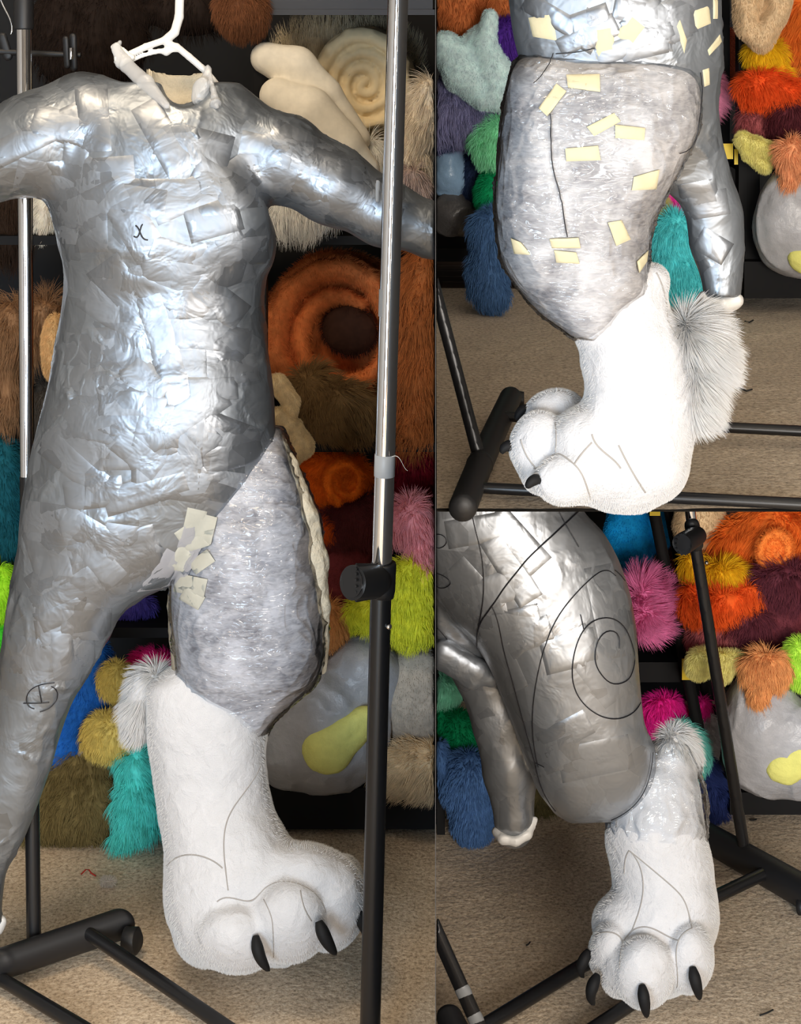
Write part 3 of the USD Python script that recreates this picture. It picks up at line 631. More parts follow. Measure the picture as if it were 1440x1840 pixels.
fur('fur_bundle', 'fuzzy pale pelt draped behind the cream roll', 'fur bundle', B(4.35, 'L', (620, 120, 0, 130, 84, 60)), (168, 156, 132), (206, 198, 178), 34, 3500, (0, -1, 0), .8, .5, 0)
fur('fur_bundle', 'smooth white folded plush slanting under the cream roll', 'fur bundle', Body(3.98, 6, 'L').chain([(480, 104, 10, 30), (530, 124, 12, 42), (580, 172, 12, 36), (640, 250, 12, 26)], 8, .9).chain([(500, 172, -24, 34), (550, 204, -28, 52), (610, 266, -24, 46), (655, 305, -14, 28)], 2, .9), (240, 232, 214), (244, 238, 224), 7, 0, (.4, .8, 0), .8, .3, disp=folds(7, 140, 140, 3))
fur('fur_bundle', 'long white fur tuft poking out under the raised taped arm', 'fur bundle', B(4.02, 'L', (540, 372, 0, 62, 36, 50), (510, 380, 0, 30, 26, 40), (665, 290, 10, 24, 40, 30)), (238, 232, 224), (248, 244, 238), 40, 3200, (.1, 1, -.3), .5, .6, .4)
fur('fur_bundle', 'grey-white fur fold beside the pole above the arm', 'fur bundle', B(4.05, 'L', (764, 210, 0, 36, 74, 50, 10), (740, 285, 0, 34, 46, 40)), (190, 176, 158), (222, 212, 198), 36, 2600, (-.3, 1, -.3), .5, .7)
fur('fur_bundle', 'dark-tipped fur with a pinkish white patch by the pole', 'fur bundle', B(4.0, 'L', (742, 318, 0, 24, 22, 24), (758, 345, 10, 30, 22, 30)), (150, 132, 124), (70, 58, 54), 30, 1600, (.2, 1, 0), .5, .7)
fur('fur_bundle', 'brown fur hanging down above the black gap behind the hanger', 'fur bundle', B(3.98, 'L', (432, 20, 0, 44, 46, 50), (462, 30, 0, 14, 28, 30)), (96, 60, 38), (132, 90, 62), 20, 2400, (0, 1, 0), .5, .4)
fur('fur_bundle', 'very dark brown pelt hanging behind the clip hanger', 'fur bundle', B(4.25, 'L', (160, 60, 0, 110, 110, 50), (340, 20, 0, 80, 46, 40)), (26, 18, 14), (52, 32, 22), 26, 2600, (0, 1, 0), .5, .5)
fur('fur_bundle', 'dark fur hanging in shade outside the far chrome pole', 'fur bundle', B(4.1, 'L', (15, 390, 0, 40, 80, 40)), (40, 28, 20), (70, 50, 36), 40, 1500, (0, 1, 0), .4, .6)
fur('fur_bundle', 'pale fur peeking out under the taped armpit', 'fur bundle', B(4.06, 'L', (80, 372, 0, 18, 52, 30)), (196, 184, 168), None, 26, 800, (-.5, 1, 0), .5, .6)
fur('fur_bundle', 'shaggy brown fur hanging beside the far pole', 'fur bundle', B(4.0, 'L', (20, 600, 0, 50, 60, 50), (75, 570, 0, 42, 34, 40), (14, 690, 0, 22, 70, 36)), (116, 86, 60), (164, 130, 98), 44, 3600, (-.1, 1, -.2), .5, .8, .4)
fur('fur_bundle', 'tan folded plush tucked behind the waist', 'fur bundle', B(3.92, 'L', (98, 625, 0, 24, 62, 40)), (176, 140, 94), None, 8, 1200, (0, 1, 0), .7, .3)
fur('fur_bundle', 'mottled grey pelt in shade by the hip', 'fur bundle', B(4.05, 'L', (80, 740, 0, 30, 60, 40)), (66, 58, 50), (120, 108, 96), 22, 1400, (0, 1, 0), .5, .6)
fur('fur_bundle', 'deep teal fur at the edge beside the outer hip', 'fur bundle', B(4.0, 'L', (5, 880, 0, 52, 90, 50), (20, 960, 0, 30, 44, 40)), (18, 72, 82), (30, 110, 118), 20, 2600, (.3, 1, 0), .6, .7)
fur('fur_bundle', 'olive tuft above the lime fur by the long leg', 'fur bundle', B(4.05, 'L', (28, 1000, 0, 22, 24, 24)), (70, 92, 26), None, 16, 800, (0, 1, 0), .6, .6)
fur('fur_bundle', 'lime green fur beside the long leg', 'fur bundle', B(3.95, 'L', (2, 1070, 0, 32, 52, 40)), (150, 206, 40), (180, 232, 70), 14, 1400, (.3, 1, 0), .6, .5)
fur('fur_bundle', 'bright green fur below the lime one', 'fur bundle', B(3.98, 'L', (-2, 1140, 0, 26, 34, 36)), (60, 170, 40), None, 14, 900, (.2, 1, 0), .6, .5)
fur('fur_bundle', 'olive-brown fur under the big rust roll', 'fur bundle', B(4.02, 'L', (610, 740, 0, 70, 50, 50, 15), (560, 700, 20, 40, 40, 40)), (104, 80, 50), (146, 118, 80), 32, 3600, (.5, .9, -.2), .6, .7)
fur('fur_bundle', 'beige folded plush ear shape beside the hip', 'fur bundle', Body(3.95, 3.5, 'L').chain([(500, 690, 0, 16), (522, 722, 0, 14), (520, 752, 0, 12)], 2, 1.3).chain([(500, 748, -12, 16), (520, 766, -14, 14), (512, 782, -14, 12)], 2).chain([(528, 770, 0, 20), (536, 800, 0, 26), (520, 822, 0, 20)], 3), (188, 166, 128), (202, 182, 146), 6, 2400, (0, 1, 0), .8, .3)
fur('fur_roll', 'vivid orange fur roll with a small spiral end', 'fur roll', spiral(622, 868, 34, 36, 8, 2.6, 1.6, 3.96, 'L', 2.0, .1, step=3, k=1, back=62), (238, 116, 28), (244, 130, 40), 5, 2600, (0, 0, 0), .8, .3)
fur('fur_bundle', 'vivid orange pile wrapped round behind its roll', 'fur bundle', B(4.06, 'L', (590, 868, 0, 76, 58, 50, -8)), (232, 108, 24), (246, 140, 50), 16, 3600, (-.2, .8, 0), .6, .6)
fur('fur_bundle', 'small orange fur tip below the orange roll', 'fur bundle', B(3.98, 'L', (580, 955, 0, 20, 22, 24, 40)), (244, 104, 30), None, 16, 900, (.6, .8, 0), .5, .6)
fur('fur_bundle', 'maroon long-pile fur under the orange roll', 'fur bundle', B(4.02, 'L', (630, 950, 0, 72, 44, 50), (650, 930, 0, 40, 40, 40)), (84, 38, 40), (118, 66, 66), 26, 3000, (.2, 1, 0), .5, .7)
fur('folded_cloth', 'flat maroon cloth fold between orange fur and knob', 'cloth', B(4.0, 'L', (620, 1040, 0, 50, 70, 30, 8)), (92, 36, 38), None, 4, 900, (0, 1, 0), .7, .2)
fur('fur_bundle', 'dark crimson fur behind the chrome pole', 'fur bundle', B(4.2, 'L', (740, 850, 0, 70, 70, 50)), (110, 14, 26), (140, 26, 36), 16, 2200, (0, 1, 0), .6, .4)
fur('fur_bundle', 'dusty pink shaggy fur beside the chrome pole', 'fur bundle', B(3.97, 'L', (745, 940, 0, 46, 44, 50), (765, 1000, -6, 36, 40, 40)), (216, 138, 144), (244, 184, 182), 30, 3000, (.2, 1, -.2), .6, .9, .2)
fur('fur_bundle', 'fluorescent yellow fur fabric behind the knob', 'fur bundle', B(3.93, 'L', (742, 1070, 0, 60, 66, 36), (665, 1105, 0, 42, 30, 30), (745, 1130, -4, 40, 34, 30)), (226, 232, 66), (240, 246, 120), 22, 3400, (-.1, 1, 0), .5, .6)
fur('fur_bundle', 'peach fur tuft beside the padded thigh', 'fur bundle', B(3.97, 'L', (594, 1118, 0, 26, 42, 30, -8)), (238, 168, 104), (250, 200, 144), 30, 1800, (.25, 1, 0), .5, .7)
fur('fur_bundle', 'small violet tuft seen through the crotch gap', 'fur bundle', B(4.1, 'L', (235, 1090, 0, 38, 26, 30)), (70, 62, 140), None, 20, 1100, (-.2, 1, 0), .5, .7)
fur('fur_bundle', 'hot pink fur between leg and paw', 'fur bundle', B(4.05, 'L', (278, 1206, 0, 44, 36, 40)), (232, 40, 130), (248, 80, 156), 20, 1900, (-.5, .8, 0), .6, .6)
fur('fur_bundle', 'royal blue fur cloth hanging between the legs', 'fur bundle', B(4.0, 'L', (150, 1270, 0, 52, 130, 50, 12), (100, 1360, 0, 40, 60, 40)), (20, 76, 150), (30, 92, 176), 10, 2800, (0, 1, 0), .6, .5)
fur('fur_bundle', 'mustard khaki fur roll on the dark olive heap', 'fur bundle', B(3.93, 'L', (208, 1225, 0, 30, 34, 36), (196, 1325, -10, 50, 44, 46)), (168, 152, 84), (196, 182, 116), 14, 2400, (-.1, 1, 0), .7, .6)
fur('fur_bundle', 'dark olive fur heap on the carpet beside the far pole', 'fur bundle', B(3.98, 'L', (130, 1455, 0, 96, 82, 60), (70, 1490, 10, 60, 50, 50), (150, 1380, 20, 60, 40, 50)), (92, 82, 52), (140, 128, 88), 30, 4800, (0, 1, -.3), .5, .8)
fur('fur_bundle', 'aqua long fur standing on the carpet behind the paw', 'fur bundle', B(3.92, 'L', (245, 1375, 0, 32, 40, 40), (250, 1450, 0, 42, 60, 50), (222, 1500, -10, 16, 30, 24)), (70, 172, 164), (130, 214, 202), 32, 3000, (.2, 1, 0), .5, .8)
def bag(name, label, d, panel, ells, patch, seed):
    root = thing(name, label, 'bag')
    m = B(d, panel, *ells, step=6).build(lambda V, n: 12 * (fbm(V / 60, 3, seed) - .5) + 5 * ridge(V * [1, .6, 1], 50, seed, 3))
    obj('bag', m, plain('cloudy_plastic', srgb(176, 176, 180), .35, bump=.004, scale=30, var=.10), root)
    y = B(d, panel, *patch, step=5).build(lambda V, n: 4 * (noise(V / 20, seed) - .5))
    obj('yellow_lining', y, plain('yellow_fur_pressed', srgb(232, 228, 128), .8, bump=.004, scale=50, var=.06), root, label='pale yellow fur pressed against the film')
    return root
bag('plastic_bag', 'cloudy bag of pale fur with a yellow patch, behind the paw', 3.98, 'L', [(585, 1310, 0, 120, 118, 90), (655, 1230, 10, 80, 90, 70), (520, 1350, 0, 60, 70, 70)], [(588, 1350, -80, 46, 42, 22, 30), (618, 1326, -80, 42, 36, 22, -40), (646, 1302, -72, 40, 30, 24, -40)], 4)
fur('cushion', 'taupe plush cushion behind the lower black tube', 'cushion', B(4.0, 'L', (748, 1250, 0, 80, 90, 60)), (150, 140, 128), None, 4, 1500, (0, 1, 0), .8, .2)
fur('fur_bundle', 'beige-grey fur lying on the shelf base beside the black tube', 'fur bundle', B(3.95, 'L', (750, 1385, 0, 84, 48, 50)), (176, 156, 126), (208, 192, 164), 26, 3000, (-.6, .5, 0), .4, .5)
t = thing('thread_scrap', 'red thread scrap on the carpet between the far pole and the paw', 'thread')
obj('strand', tube(np.array([P(u, v, H * F / v) + [0, 0, .004] for u, v in ((146, 1574), (154, 1566), (160, 1566), (164, 1572), (172, 1577))]), .0016, 6), plain('red_thread', srgb(190, 50, 40), .8), t)
fur('lint', 'grey lint ball on the carpet near the paw', 'lint', B(H * F / 1592, 'L', (193, 1584, 0, 14, 5, 14), step=3), (150, 142, 132), None, 8, 300, (0, 0, 0), .8, .8)
# ------------------------------------------------------------------ upper right bay: the padded leg from the side
D2 = 2.58
DU = thing('padded_leg_form', 'body form from the side, its thigh wrapped in clear film with pale tape pieces', 'body form')
b = Body(D2, 4.5, 'U')
b.loft([(-40, 912, 1292, 110, 10), (0, 915, 1296, 112, 10), (60, 923, 1299, 112, 10), (110, 935, 1299, 110, 14), (180, 960, 1291, 100, 30), (240, 1000, 1296, 84, 50), (300, 1060, 1311, 70, 70), (328, 1160, 1319, 64, 78), (348, 1203, 1327, 58, 82), (390, 1232, 1337, 54, 84), (440, 1240, 1338, 50, 86), (500, 1260, 1334, 46, 86), (535, 1266, 1331, 44, 86)], 10)
bodyU = b.build(crumple(.6, 21)); obj('body', bodyU, TAPE, DU)
g = Body(D2, 4.5, 'U')
g.loft([(92, 960, 1235, 50, 0), (110, 930, 1250, 80, -12), (160, 912, 1262, 104, -22), (220, 903, 1260, 116, -28), (300, 896, 1226, 118, -30), (360, 893, 1192, 116, -28), (420, 896, 1168, 110, -22), (470, 905, 1164, 102, -16), (520, 935, 1162, 92, -8), (560, 972, 1140, 80, 0), (590, 1010, 1110, 66, 0), (606, 1028, 1080, 50, 0)], 10)
padU = g.build(lambda V, n: 11 * (fbm(V / 80, 2, 19) - .5)); obj('padding', padU, PADW, DU, label='fluffy white padding of the thigh')
wrU = g.build(lambda V, n: 11 * (fbm(V / 80, 2, 19) - .5) + 3 + 4 * ridge(V * [0.35, 1, .4] + 16 * noise(V / 60, 1)[:, None], 28, 4, 6) + 3 * ridge(V * [1, .5, 1] + 20 * noise(V / 50, 6)[:, None], 22, 8, 6))
obj('plastic_wrap', wrU, FILM, DU, label='clear wrap around the padded thigh')
q = Body(D2, 4, 'U').chain([(1268, 538, 84, 16), (1280, 545, 78, 14), (1302, 548, 74, 16), (1324, 540, 78, 14)], 5, 1.6); obj('cuff_lining', q.build(crumple(.6, 9, .5)), WHITEPLASTIC, DU)
SKB = Skin(bodyU); SKU = Skin(bodyU, wrU)
for i in range(60):
    u, v = rng.uniform(930, 1290), rng.uniform(8, 90)
    if i > 22: v = rng.uniform(150, 520); u = rng.uniform(1275, 1300) if v < 300 else rng.uniform(1240, 1330)
    m = SKB.patch(quad(u, v, rng.uniform(60, 110), rng.uniform(34, 50), rng.normal(10, 30)), .0014, 10, 6, .0003)
    if m is not None: obj('tape_strip', m, TAPE2, DU)
for qd in ([(950, 32), (993, 25), (1001, 73), (958, 66)], [(1068, 44), (1102, 38), (1106, 98), (1072, 106)], [(1138, 20), (1168, 45), (1136, 86), (1106, 62)], [(1212, 40), (1220, 26), (1235, 72), (1230, 96)], [(1246, 16), (1274, 6), (1278, 42), (1250, 54)], [(1282, -4), (1290, -4), (1290, 34), (1282, 34)], [(1294, 62), (1298, 76), (1275, 100), (1272, 90)],
           [(1000, 150), (1018, 164), (984, 209), (968, 194)], [(1018, 134), (1078, 133), (1079, 165), (1021, 157)], [(1055, 228), (1104, 203), (1116, 218), (1068, 245)], [(1106, 224), (1160, 230), (1158, 252), (1106, 248)], [(1016, 267), (1075, 262), (1080, 288), (1018, 290)],
           [(1140, 318), (1186, 305), (1180, 340), (1136, 342)], [(1093, 400), (1118, 396), (1134, 430), (1108, 442)], [(918, 428), (936, 436), (954, 458), (924, 456)], [(988, 430), (1040, 428), (1044, 446), (992, 446)], [(996, 450), (1036, 454), (1042, 474), (1000, 472)], [(1146, 470), (1166, 450), (1163, 470), (1150, 490)], [(1263, 126), (1275, 122), (1276, 152), (1266, 156)]):
    m = SKU.patch(qd, .0012, 8, 6, .0007)
    if m is not None: obj('masking_tape', m, MASK, DU, label='pale masking tape holding the wrap')
for pts, r in (([(990, 205), (991, 260), (996, 310), (1006, 345), (1014, 390), (1020, 425)], .0014), ([(1258, 130), (1260, 170), (1255, 215), (1240, 265), (1220, 275)], .0011), ([(1000, 96), (1030, 94), (1070, 86)], .001), ([(960, 150), (985, 120), (995, 95)], .0009)):
    m = SKU.line(pts, r); 
    if m is not None: obj('marker_line', m, INK, DU, label='dark pen line on the wrap')
def up(b):
    b.chain([(1150, 520, 0, 44), (1128, 570, 0, 78), (1140, 640, 0, 92), (1154, 720, 0, 96), (1150, 790, 0, 92), (1130, 835, -4, 88)], 14, .8)
    b.chain([(1158, 505, 0, 30), (1178, 500, 0, 20)], 20, 1.5).ell((1080, 585, 0), (50, 34, 60), -38, 20)
    b.chain([(1180, 850, -4, 40), (1120, 855, -10, 46), (1040, 850, -26, 52)], 26, 1.5)
    b.ell((1062, 790, -6), (84, 62, 76), -18, 26)
    b.ell((998, 742, 66), (58, 44, 46), -6, 6); b.ell((968, 800, 0), (50, 60, 46), 10, 4); b.ell((1022, 860, -58), (62, 46, 40), -8, 4)
    b.ell((1190, 850, 0), (46, 38, 66), -20, 22); b.ell((975, 848, -10), (36, 38, 44), 0, 14)
def utuft(root):
    q = B(D2, 'U', (1252, 612, 20, 30, 42, 44, -20), (1276, 636, 20, 24, 28, 34, 0), (1254, 700, 10, 16, 52, 34, 6), step=5)
    m = q.build(None)
    hair('tuft_pile', m, WHITEFUR, obj('heel_tuft', m, WHITEFUR, root), 13000, 58 * D2 / F, (.7, .5, 0), .6, .4, .03, .0009, .15, 4, 'U', .5)
paw('costume_foot', 'white plush beast foot with a fluffy heel tuft, worn by the padded leg form', D2, 'U', up, None,
    [[(926, 800, -4, 10), (914, 801, -6), (906, 806, -8), (904, 816, -8)], [(950, 732, 60, 9), (938, 738, 58), (931, 748, 56), (928, 756, 56)], [(972, 866, -70, 10), (962, 862, -78), (953, 868, -82), (946, 877, -82)]],
    [[(960, 842), (985, 826), (1000, 815), (1022, 826), (1036, 838), (1052, 866), (1062, 900)], [(1032, 835), (1046, 815), (1064, 795)], [(1064, 780), (1075, 802), (1100, 824), (1116, 842)], [(998, 813), (1000, 790), (998, 760)], [(936, 790), (945, 815), (962, 840)], [(1200, 575), (1225, 620), (1246, 660), (1255, 700)], [(1112, 800), (1138, 850), (1160, 885)], [(1180, 490), (1192, 520), (1200, 570)]], utuft, seed=11, fuzz=34000)
# rack
ru = thing('clothes_rack', 'black clothes rack base around the padded leg form', 'clothes rack')
obj('pole', trunk([(740, 360, 2.93, 11), (864, 832, 2.88, 12)], 'U'), METALBLACK, ru)
for a in ((828, 686), (842, 732)):
    obj('tape_band', trunk([(a[0] - 4, a[1] - 4, 2.905, 8.5), (a[0] - 2, a[1] + 5, 2.905, 8.5)], 'U', .6, 1.5), GREYTAPE, ru, label='scrap of grey tape on the leaning pole')
obj('foot_bar', trunk([(918, 714, 3.27, 20), (862, 836, 2.86, 24), (832, 912, 2.665, 26)], 'U', .5), PLASTICBLACK, ru)
obj('caster', ptube([(928, 716, 3.35, 8), (929, 716, 3.35, 14), (940, 718, 3.35, 14), (942, 718, 3.35, 10)], 20), PLASTICBLACK, ru)
obj('cross_bar', ptube([(895, 748, 3.12, 9), (1470, 776, 3.05, 10)], 16), METALBLACK, ru)
obj('cross_bar', ptube([(850, 876, 2.76, 10), (1470, 907, 2.685, 11)], 16), METALBLACK, ru)
# plank floor showing behind the carpet
PLANK = plain('brown_plank', srgb(84, 66, 52), .45, var=.25, scale=12)
for i in range(5):
    for j in range(3):
        o = box(0.004 + j * .45 - (i % 2) * .2 if j else .004, .004 + (j + 1) * .45 - .003 - (i % 2) * .2, 4.76 + i * .1, 4.857 + i * .1, ZU - .012, ZU - .001)
        obj('plank', o, PLANK, '/World/floor_slab', smooth=False)
# shelving
su = thing('shelf_unit', 'black shelving with fur bundles behind the padded leg form', 'shelf')
def boardU(u0, u1, v0, v1, d, depth=.4):
    a, c = P(u0, v0, d), P(u1, v1, d); return box(max(a[0], .003), c[0], d, d + depth, c[2], a[2])
obj('post', boardU(1328, 1366, -30, 500, 4.40, .05), BLACK, su, smooth=False); obj('post', boardU(1296, 1312, -30, 480, 4.56, .05), BLACK, su, smooth=False)
obj('base', boardU(1338, 1500, 470, 536, 4.36), BLACK, su, smooth=False); obj('shelf_board', boardU(1336, 1500, 296, 312, 4.45), BLACK, su, smooth=False); obj('base', boardU(786, 960, 446, 470, 4.7), BLACK, su, smooth=False)
obj('shelf_board', boardU(786, 960, 276, 286, 4.6), BLACK, su, smooth=False); obj('shelf_board', boardU(1296, 1330, 262, 290, 4.55), BLACK, su, smooth=False)
YEL = plain('yellow_tag', srgb(238, 206, 36), .5)
obj('tag', boardU(1299, 1318, 258, 286, 4.36, .004), YEL, su, smooth=False, label='yellow tag'); obj('tag', boardU(1320, 1327, 268, 296, 4.38, .004), YEL, su, smooth=False, label='yellow tag')
fur('fur_bundle', 'orange-brown fur at the top beside the pale blue cloth', 'fur bundle', B(4.45, 'U', (815, 10, 0, 50, 54, 50), (900, 0, 0, 40, 40, 40), (845, 58, 0, 22, 22, 30)), (154, 88, 48), (190, 120, 74), 16, 2600, (0, 1, 0), .5, .5)
fur('fur_bundle', 'deep violet fur between pale blue cloth and taped hip', 'fur bundle', B(4.4, 'U', (912, 74, 0, 42, 42, 40)), (66, 34, 120), (92, 56, 150), 14, 2200, (.2, 1, 0), .5, .5)
fur('draped_cloth', 'pale blue plush cloth draped in folds at the padded hip', 'cloth', Body(4.36, 5, 'U').chain([(800, 80, 0, 26), (830, 130, 0, 38), (865, 165, 0, 30)], 6, 1).chain([(880, 30, -6, 16), (872, 80, -10, 20), (890, 130, -10, 30), (895, 150, -10, 28)], 6).chain([(870, 182, -14, 18), (905, 172, -14, 30), (915, 185, -14, 22)], 5).ell((865, 100, 10), (40, 60, 30)), (176, 200, 206), None, 4, 2600, (0, 1, 0), .8, .3)
fur('fur_bundle', 'dusty lavender shaggy fur below the pale blue cloth', 'fur bundle', B(4.45, 'U', (800, 190, 0, 56, 60, 50), (850, 210, 0, 54, 44, 40)), (112, 112, 146), (146, 144, 174), 30, 3200, (.2, 1, 0), .5, .6)
fur('fur_bundle', 'mint green fur beside the padded thigh', 'fur bundle', B(4.4, 'U', (888, 250, 0, 44, 34, 36, -20), (878, 275, 0, 24, 24, 24)), (120, 196, 152), (168, 226, 186), 16, 2400, (-.1, 1, 0), .5, .6)
fur('fur_bundle', 'dark emerald fur beside the padded thigh', 'fur bundle', B(4.42, 'U', (886, 350, 0, 32, 44, 36)), (10, 122, 76), None, 10, 1600, (-.3, .6, 0), .7, .4)
fur('fur_bundle', 'navy fur in shade behind the padded thigh', 'fur bundle', B(4.5, 'U', (855, 320, 0, 34, 54, 36), (795, 260, 0, 24, 40, 30)), (28, 40, 66), None, 12, 1600, (0, 1, 0), .6, .4)
def filmbag(name, label, d, panel, ells, col, seed):
    root = thing(name, label, 'bag'); m = B(d, panel, *ells, step=5).build(lambda V, n: 8 * (fbm(V / 40, 3, seed) - .5) + 5 * ridge(V * [1, .6, 1], 30, seed, 3))
    obj('bag', m, plain('film_%d_%d_%d' % col, srgb(*col), .28, bump=.004, scale=30, var=.08), root)
filmbag('plastic_bag', 'light blue film bag on the low shelf beside the wall board', 4.5, 'U', [(808, 312, 0, 36, 46, 40)], (140, 172, 204), 5)
filmbag('plastic_bag', 'dark grey bag on the low shelf under the light blue bag', 4.5, 'U', [(815, 385, 0, 50, 40, 40)], (78, 76, 76), 6)
fur('fur_bundle', 'slate blue fur tail hanging to the raised carpet', 'fur bundle', B(4.35, 'U', (885, 430, 0, 42, 60, 40), (876, 490, 0, 36, 60, 40), (890, 535, -10, 28, 26, 26)), (62, 92, 130), (84, 116, 154), 16, 3400, (.1, 1, 0), .5, .5)
fur('fur_bundle', 'beige plush fold above the yellow fur', 'fur bundle', Body(4.3, 5, 'U').chain([(1340, 0, 0, 26), (1345, 50, 0, 22), (1365, 72, 0, 22), (1395, 30, 0, 22), (1405, -10, 0, 24)], 6, 1.4).ell((1368, 10, 14), (36, 60, 20)), (170, 148, 118), (188, 166, 136), 6, 2200, (0, 1, 0), .8, .3)
fur('fur_bundle', 'long orange fur at the top of the shelf above the yellow fur', 'fur bundle', B(4.45, 'U', (1430, 50, 0, 50, 60, 40), (1415, 90, -6, 46, 30, 36)), (222, 116, 44), (250, 160, 84), 36, 3400, (-.6, .9, 0), .5, .7)
fur('fur_bundle', 'sunny yellow fur tuft between orange furs', 'fur bundle', B(4.38, 'U', (1375, 105, 0, 36, 34, 34), (1395, 135, -6, 30, 20, 26)), (240, 190, 30), (250, 214, 70), 20, 2400, (.2, 1, 0), .5, .7)
fur('fur_bundle', 'hot orange-red fur below the yellow tuft', 'fur bundle', B(4.36, 'U', (1370, 160, 0, 46, 34, 40), (1410, 168, 0, 40, 26, 34)), (244, 92, 36), (252, 128, 66), 20, 3000, (.2, .8, 0), .6, .7)
fur('fur_bundle', 'dusty mauve fur under the orange-red fur', 'fur bundle', B(4.4, 'U', (1372, 222, 0, 42, 40, 36)), (140, 74, 76), (168, 100, 100), 20, 2200, (.2, 1, 0), .5, .6)
fur('fur_bundle', 'dark maroon fur at the frame edge over the pale yellow fold', 'fur bundle', B(4.36, 'U', (1420, 222, 0, 44, 46, 40)), (72, 30, 36), (98, 48, 52), 22, 2400, (-.1, 1, 0), .5, .6)
fur('fur_bundle', 'pale yellow plush fold on the shelf edge', 'fur bundle', Body(4.3, 4, 'U').chain([(1335, 248, 0, 13), (1360, 262, 0, 16), (1395, 278, 0, 14)], 4, 1.4).chain([(1328, 255, 0, 10), (1345, 276, 0, 12), (1375, 298, 0, 12)], 4, 1.4), (238, 226, 142), (246, 238, 176), 7, 1800, (0, 1, 0), .9, .4)
fur('fur_bundle', 'peach fur tail hanging in front of the grey bag', 'fur bundle', B(4.26, 'U', (1424, 285, 0, 30, 36, 26), (1418, 320, 0, 20, 34, 22)), (222, 152, 108), (240, 184, 144), 22, 2000, (0, 1, 0), .4, .6)
bag('plastic_bag', 'big cloudy bag of pale fur on the shelf base of the raised bay', 4.32, 'U', [(1440, 410, 0, 88, 90, 70), (1420, 370, 0, 56, 70, 60)], [(1448, 468, -52, 34, 26, 16, 20)], 14)
fur('fur_bundle', 'pink fur tuft peeking out behind the taped back leg', 'fur bundle', B(4.5, 'U', (1284, 170, 0, 18, 36, 30)), (206, 130, 160), (226, 164, 186), 22, 1200, (.9, .5, 0), .6, .6)
fur('fur_bundle', 'rusty fur behind the rear shelf post', 'fur bundle', B(4.62, 'U', (1310, 110, 0, 20, 60, 30)), (130, 62, 42), None, 20, 1200, (.4, 1, 0), .5, .6)
fur('fur_bundle', 'magenta fur seen between the two legs', 'fur bundle', B(4.4, 'U', (1198, 362, 0, 34, 34, 30)), (222, 60, 160), None, 14, 1500, (.2, 1, 0), .6, .5)
fur('fur_bundle', 'khaki fur seen between the two legs', 'fur bundle', B(4.36, 'U', (1184, 395, 0, 24, 44, 30)), (150, 142, 92), None, 12, 1300, (.2, 1, 0), .6, .5)
fur('fur_bundle', 'aqua long fur hanging between the two legs', 'fur bundle', B(4.3, 'U', (1215, 430, 0, 42, 44, 36), (1222, 490, 0, 44, 50, 36)), (76, 176, 180), (112, 204, 204), 24, 3200, (.1, 1, 0), .5, .5)
fur('fur_bundle', 'navy and white fur tip on the carpet behind the heel', 'fur bundle', B(4.4, 'U', (1240, 535, 0, 36, 16, 30)), (60, 66, 82), (190, 190, 196), 16, 1000, (.3, 1, 0), .5, .7)
for uv in ([(1339, 580), (1347, 582), (1354, 578)], [(1318, 698), (1330, 701), (1342, 706), (1352, 703)]):
    t = thing('lint', 'dark fibre on the raised carpet, ' + ('near the shelf base' if uv[0][1] < 600 else 'beside the heel tuft'), 'lint')
    obj('strand', tube(np.array([P(u, v, .82 * F / v) + [0, 0, .004] for u, v in uv]), .0018, 6), PLASTICBLACK, t)
# ------------------------------------------------------------------ lower right bay: the finished thigh with pen spirals
D3 = 3.30
DD = thing('taped_leg_form', 'silver taped body form with pen spirals drawn on its thigh', 'body form')
b = Body(D3, 4.5, 'D')
b.loft([(860, 700, 1035, 110, 10), (915, 700, 1048, 118, 6), (960, 710, 1086, 124, 4), (1020, 740, 1118, 128, 0), (1080, 780, 1136, 130, -4), (1120, 815, 1142, 130, -8), (1170, 862, 1147, 130, -10), (1230, 893, 1151, 128, -12), (1300, 922, 1158, 124, -12), (1350, 938, 1176, 116, -10), (1400, 958, 1178, 106, -8), (1440, 980, 1163, 94, -4), (1465, 1003, 1138, 78, 0), (1478, 1025, 1105, 52, 0)], 10)
b.chain([(770, 1050, 40, 84), (822, 1128, 55, 60), (870, 1214, 70, 48), (904, 1300, 78, 52), (918, 1390, 80, 48), (925, 1480, 80, 34), (926, 1496, 80, 30)], 12)
bodyD = b.build(lambda V, n: .32 * crumple(1, 41)(V, n)); obj('body', bodyD, TAPE3, DD)
SKD = Skin(bodyD)
for i in range(30):
    u, v = rng.uniform(800, 1150), rng.uniform(930, 1450)
    m = SKD.patch(quad(u, v, rng.uniform(90, 170), rng.uniform(46, 66), rng.choice([rng.normal(-8, 12), rng.normal(50, 15)])), .001, 14, 7, .0002)
    if m is not None: obj('tape_strip', m, TAPE4, DD)
def px5(*p): return [(780 + x / 3.915, 910 + y / 3.915) for x, y in p]
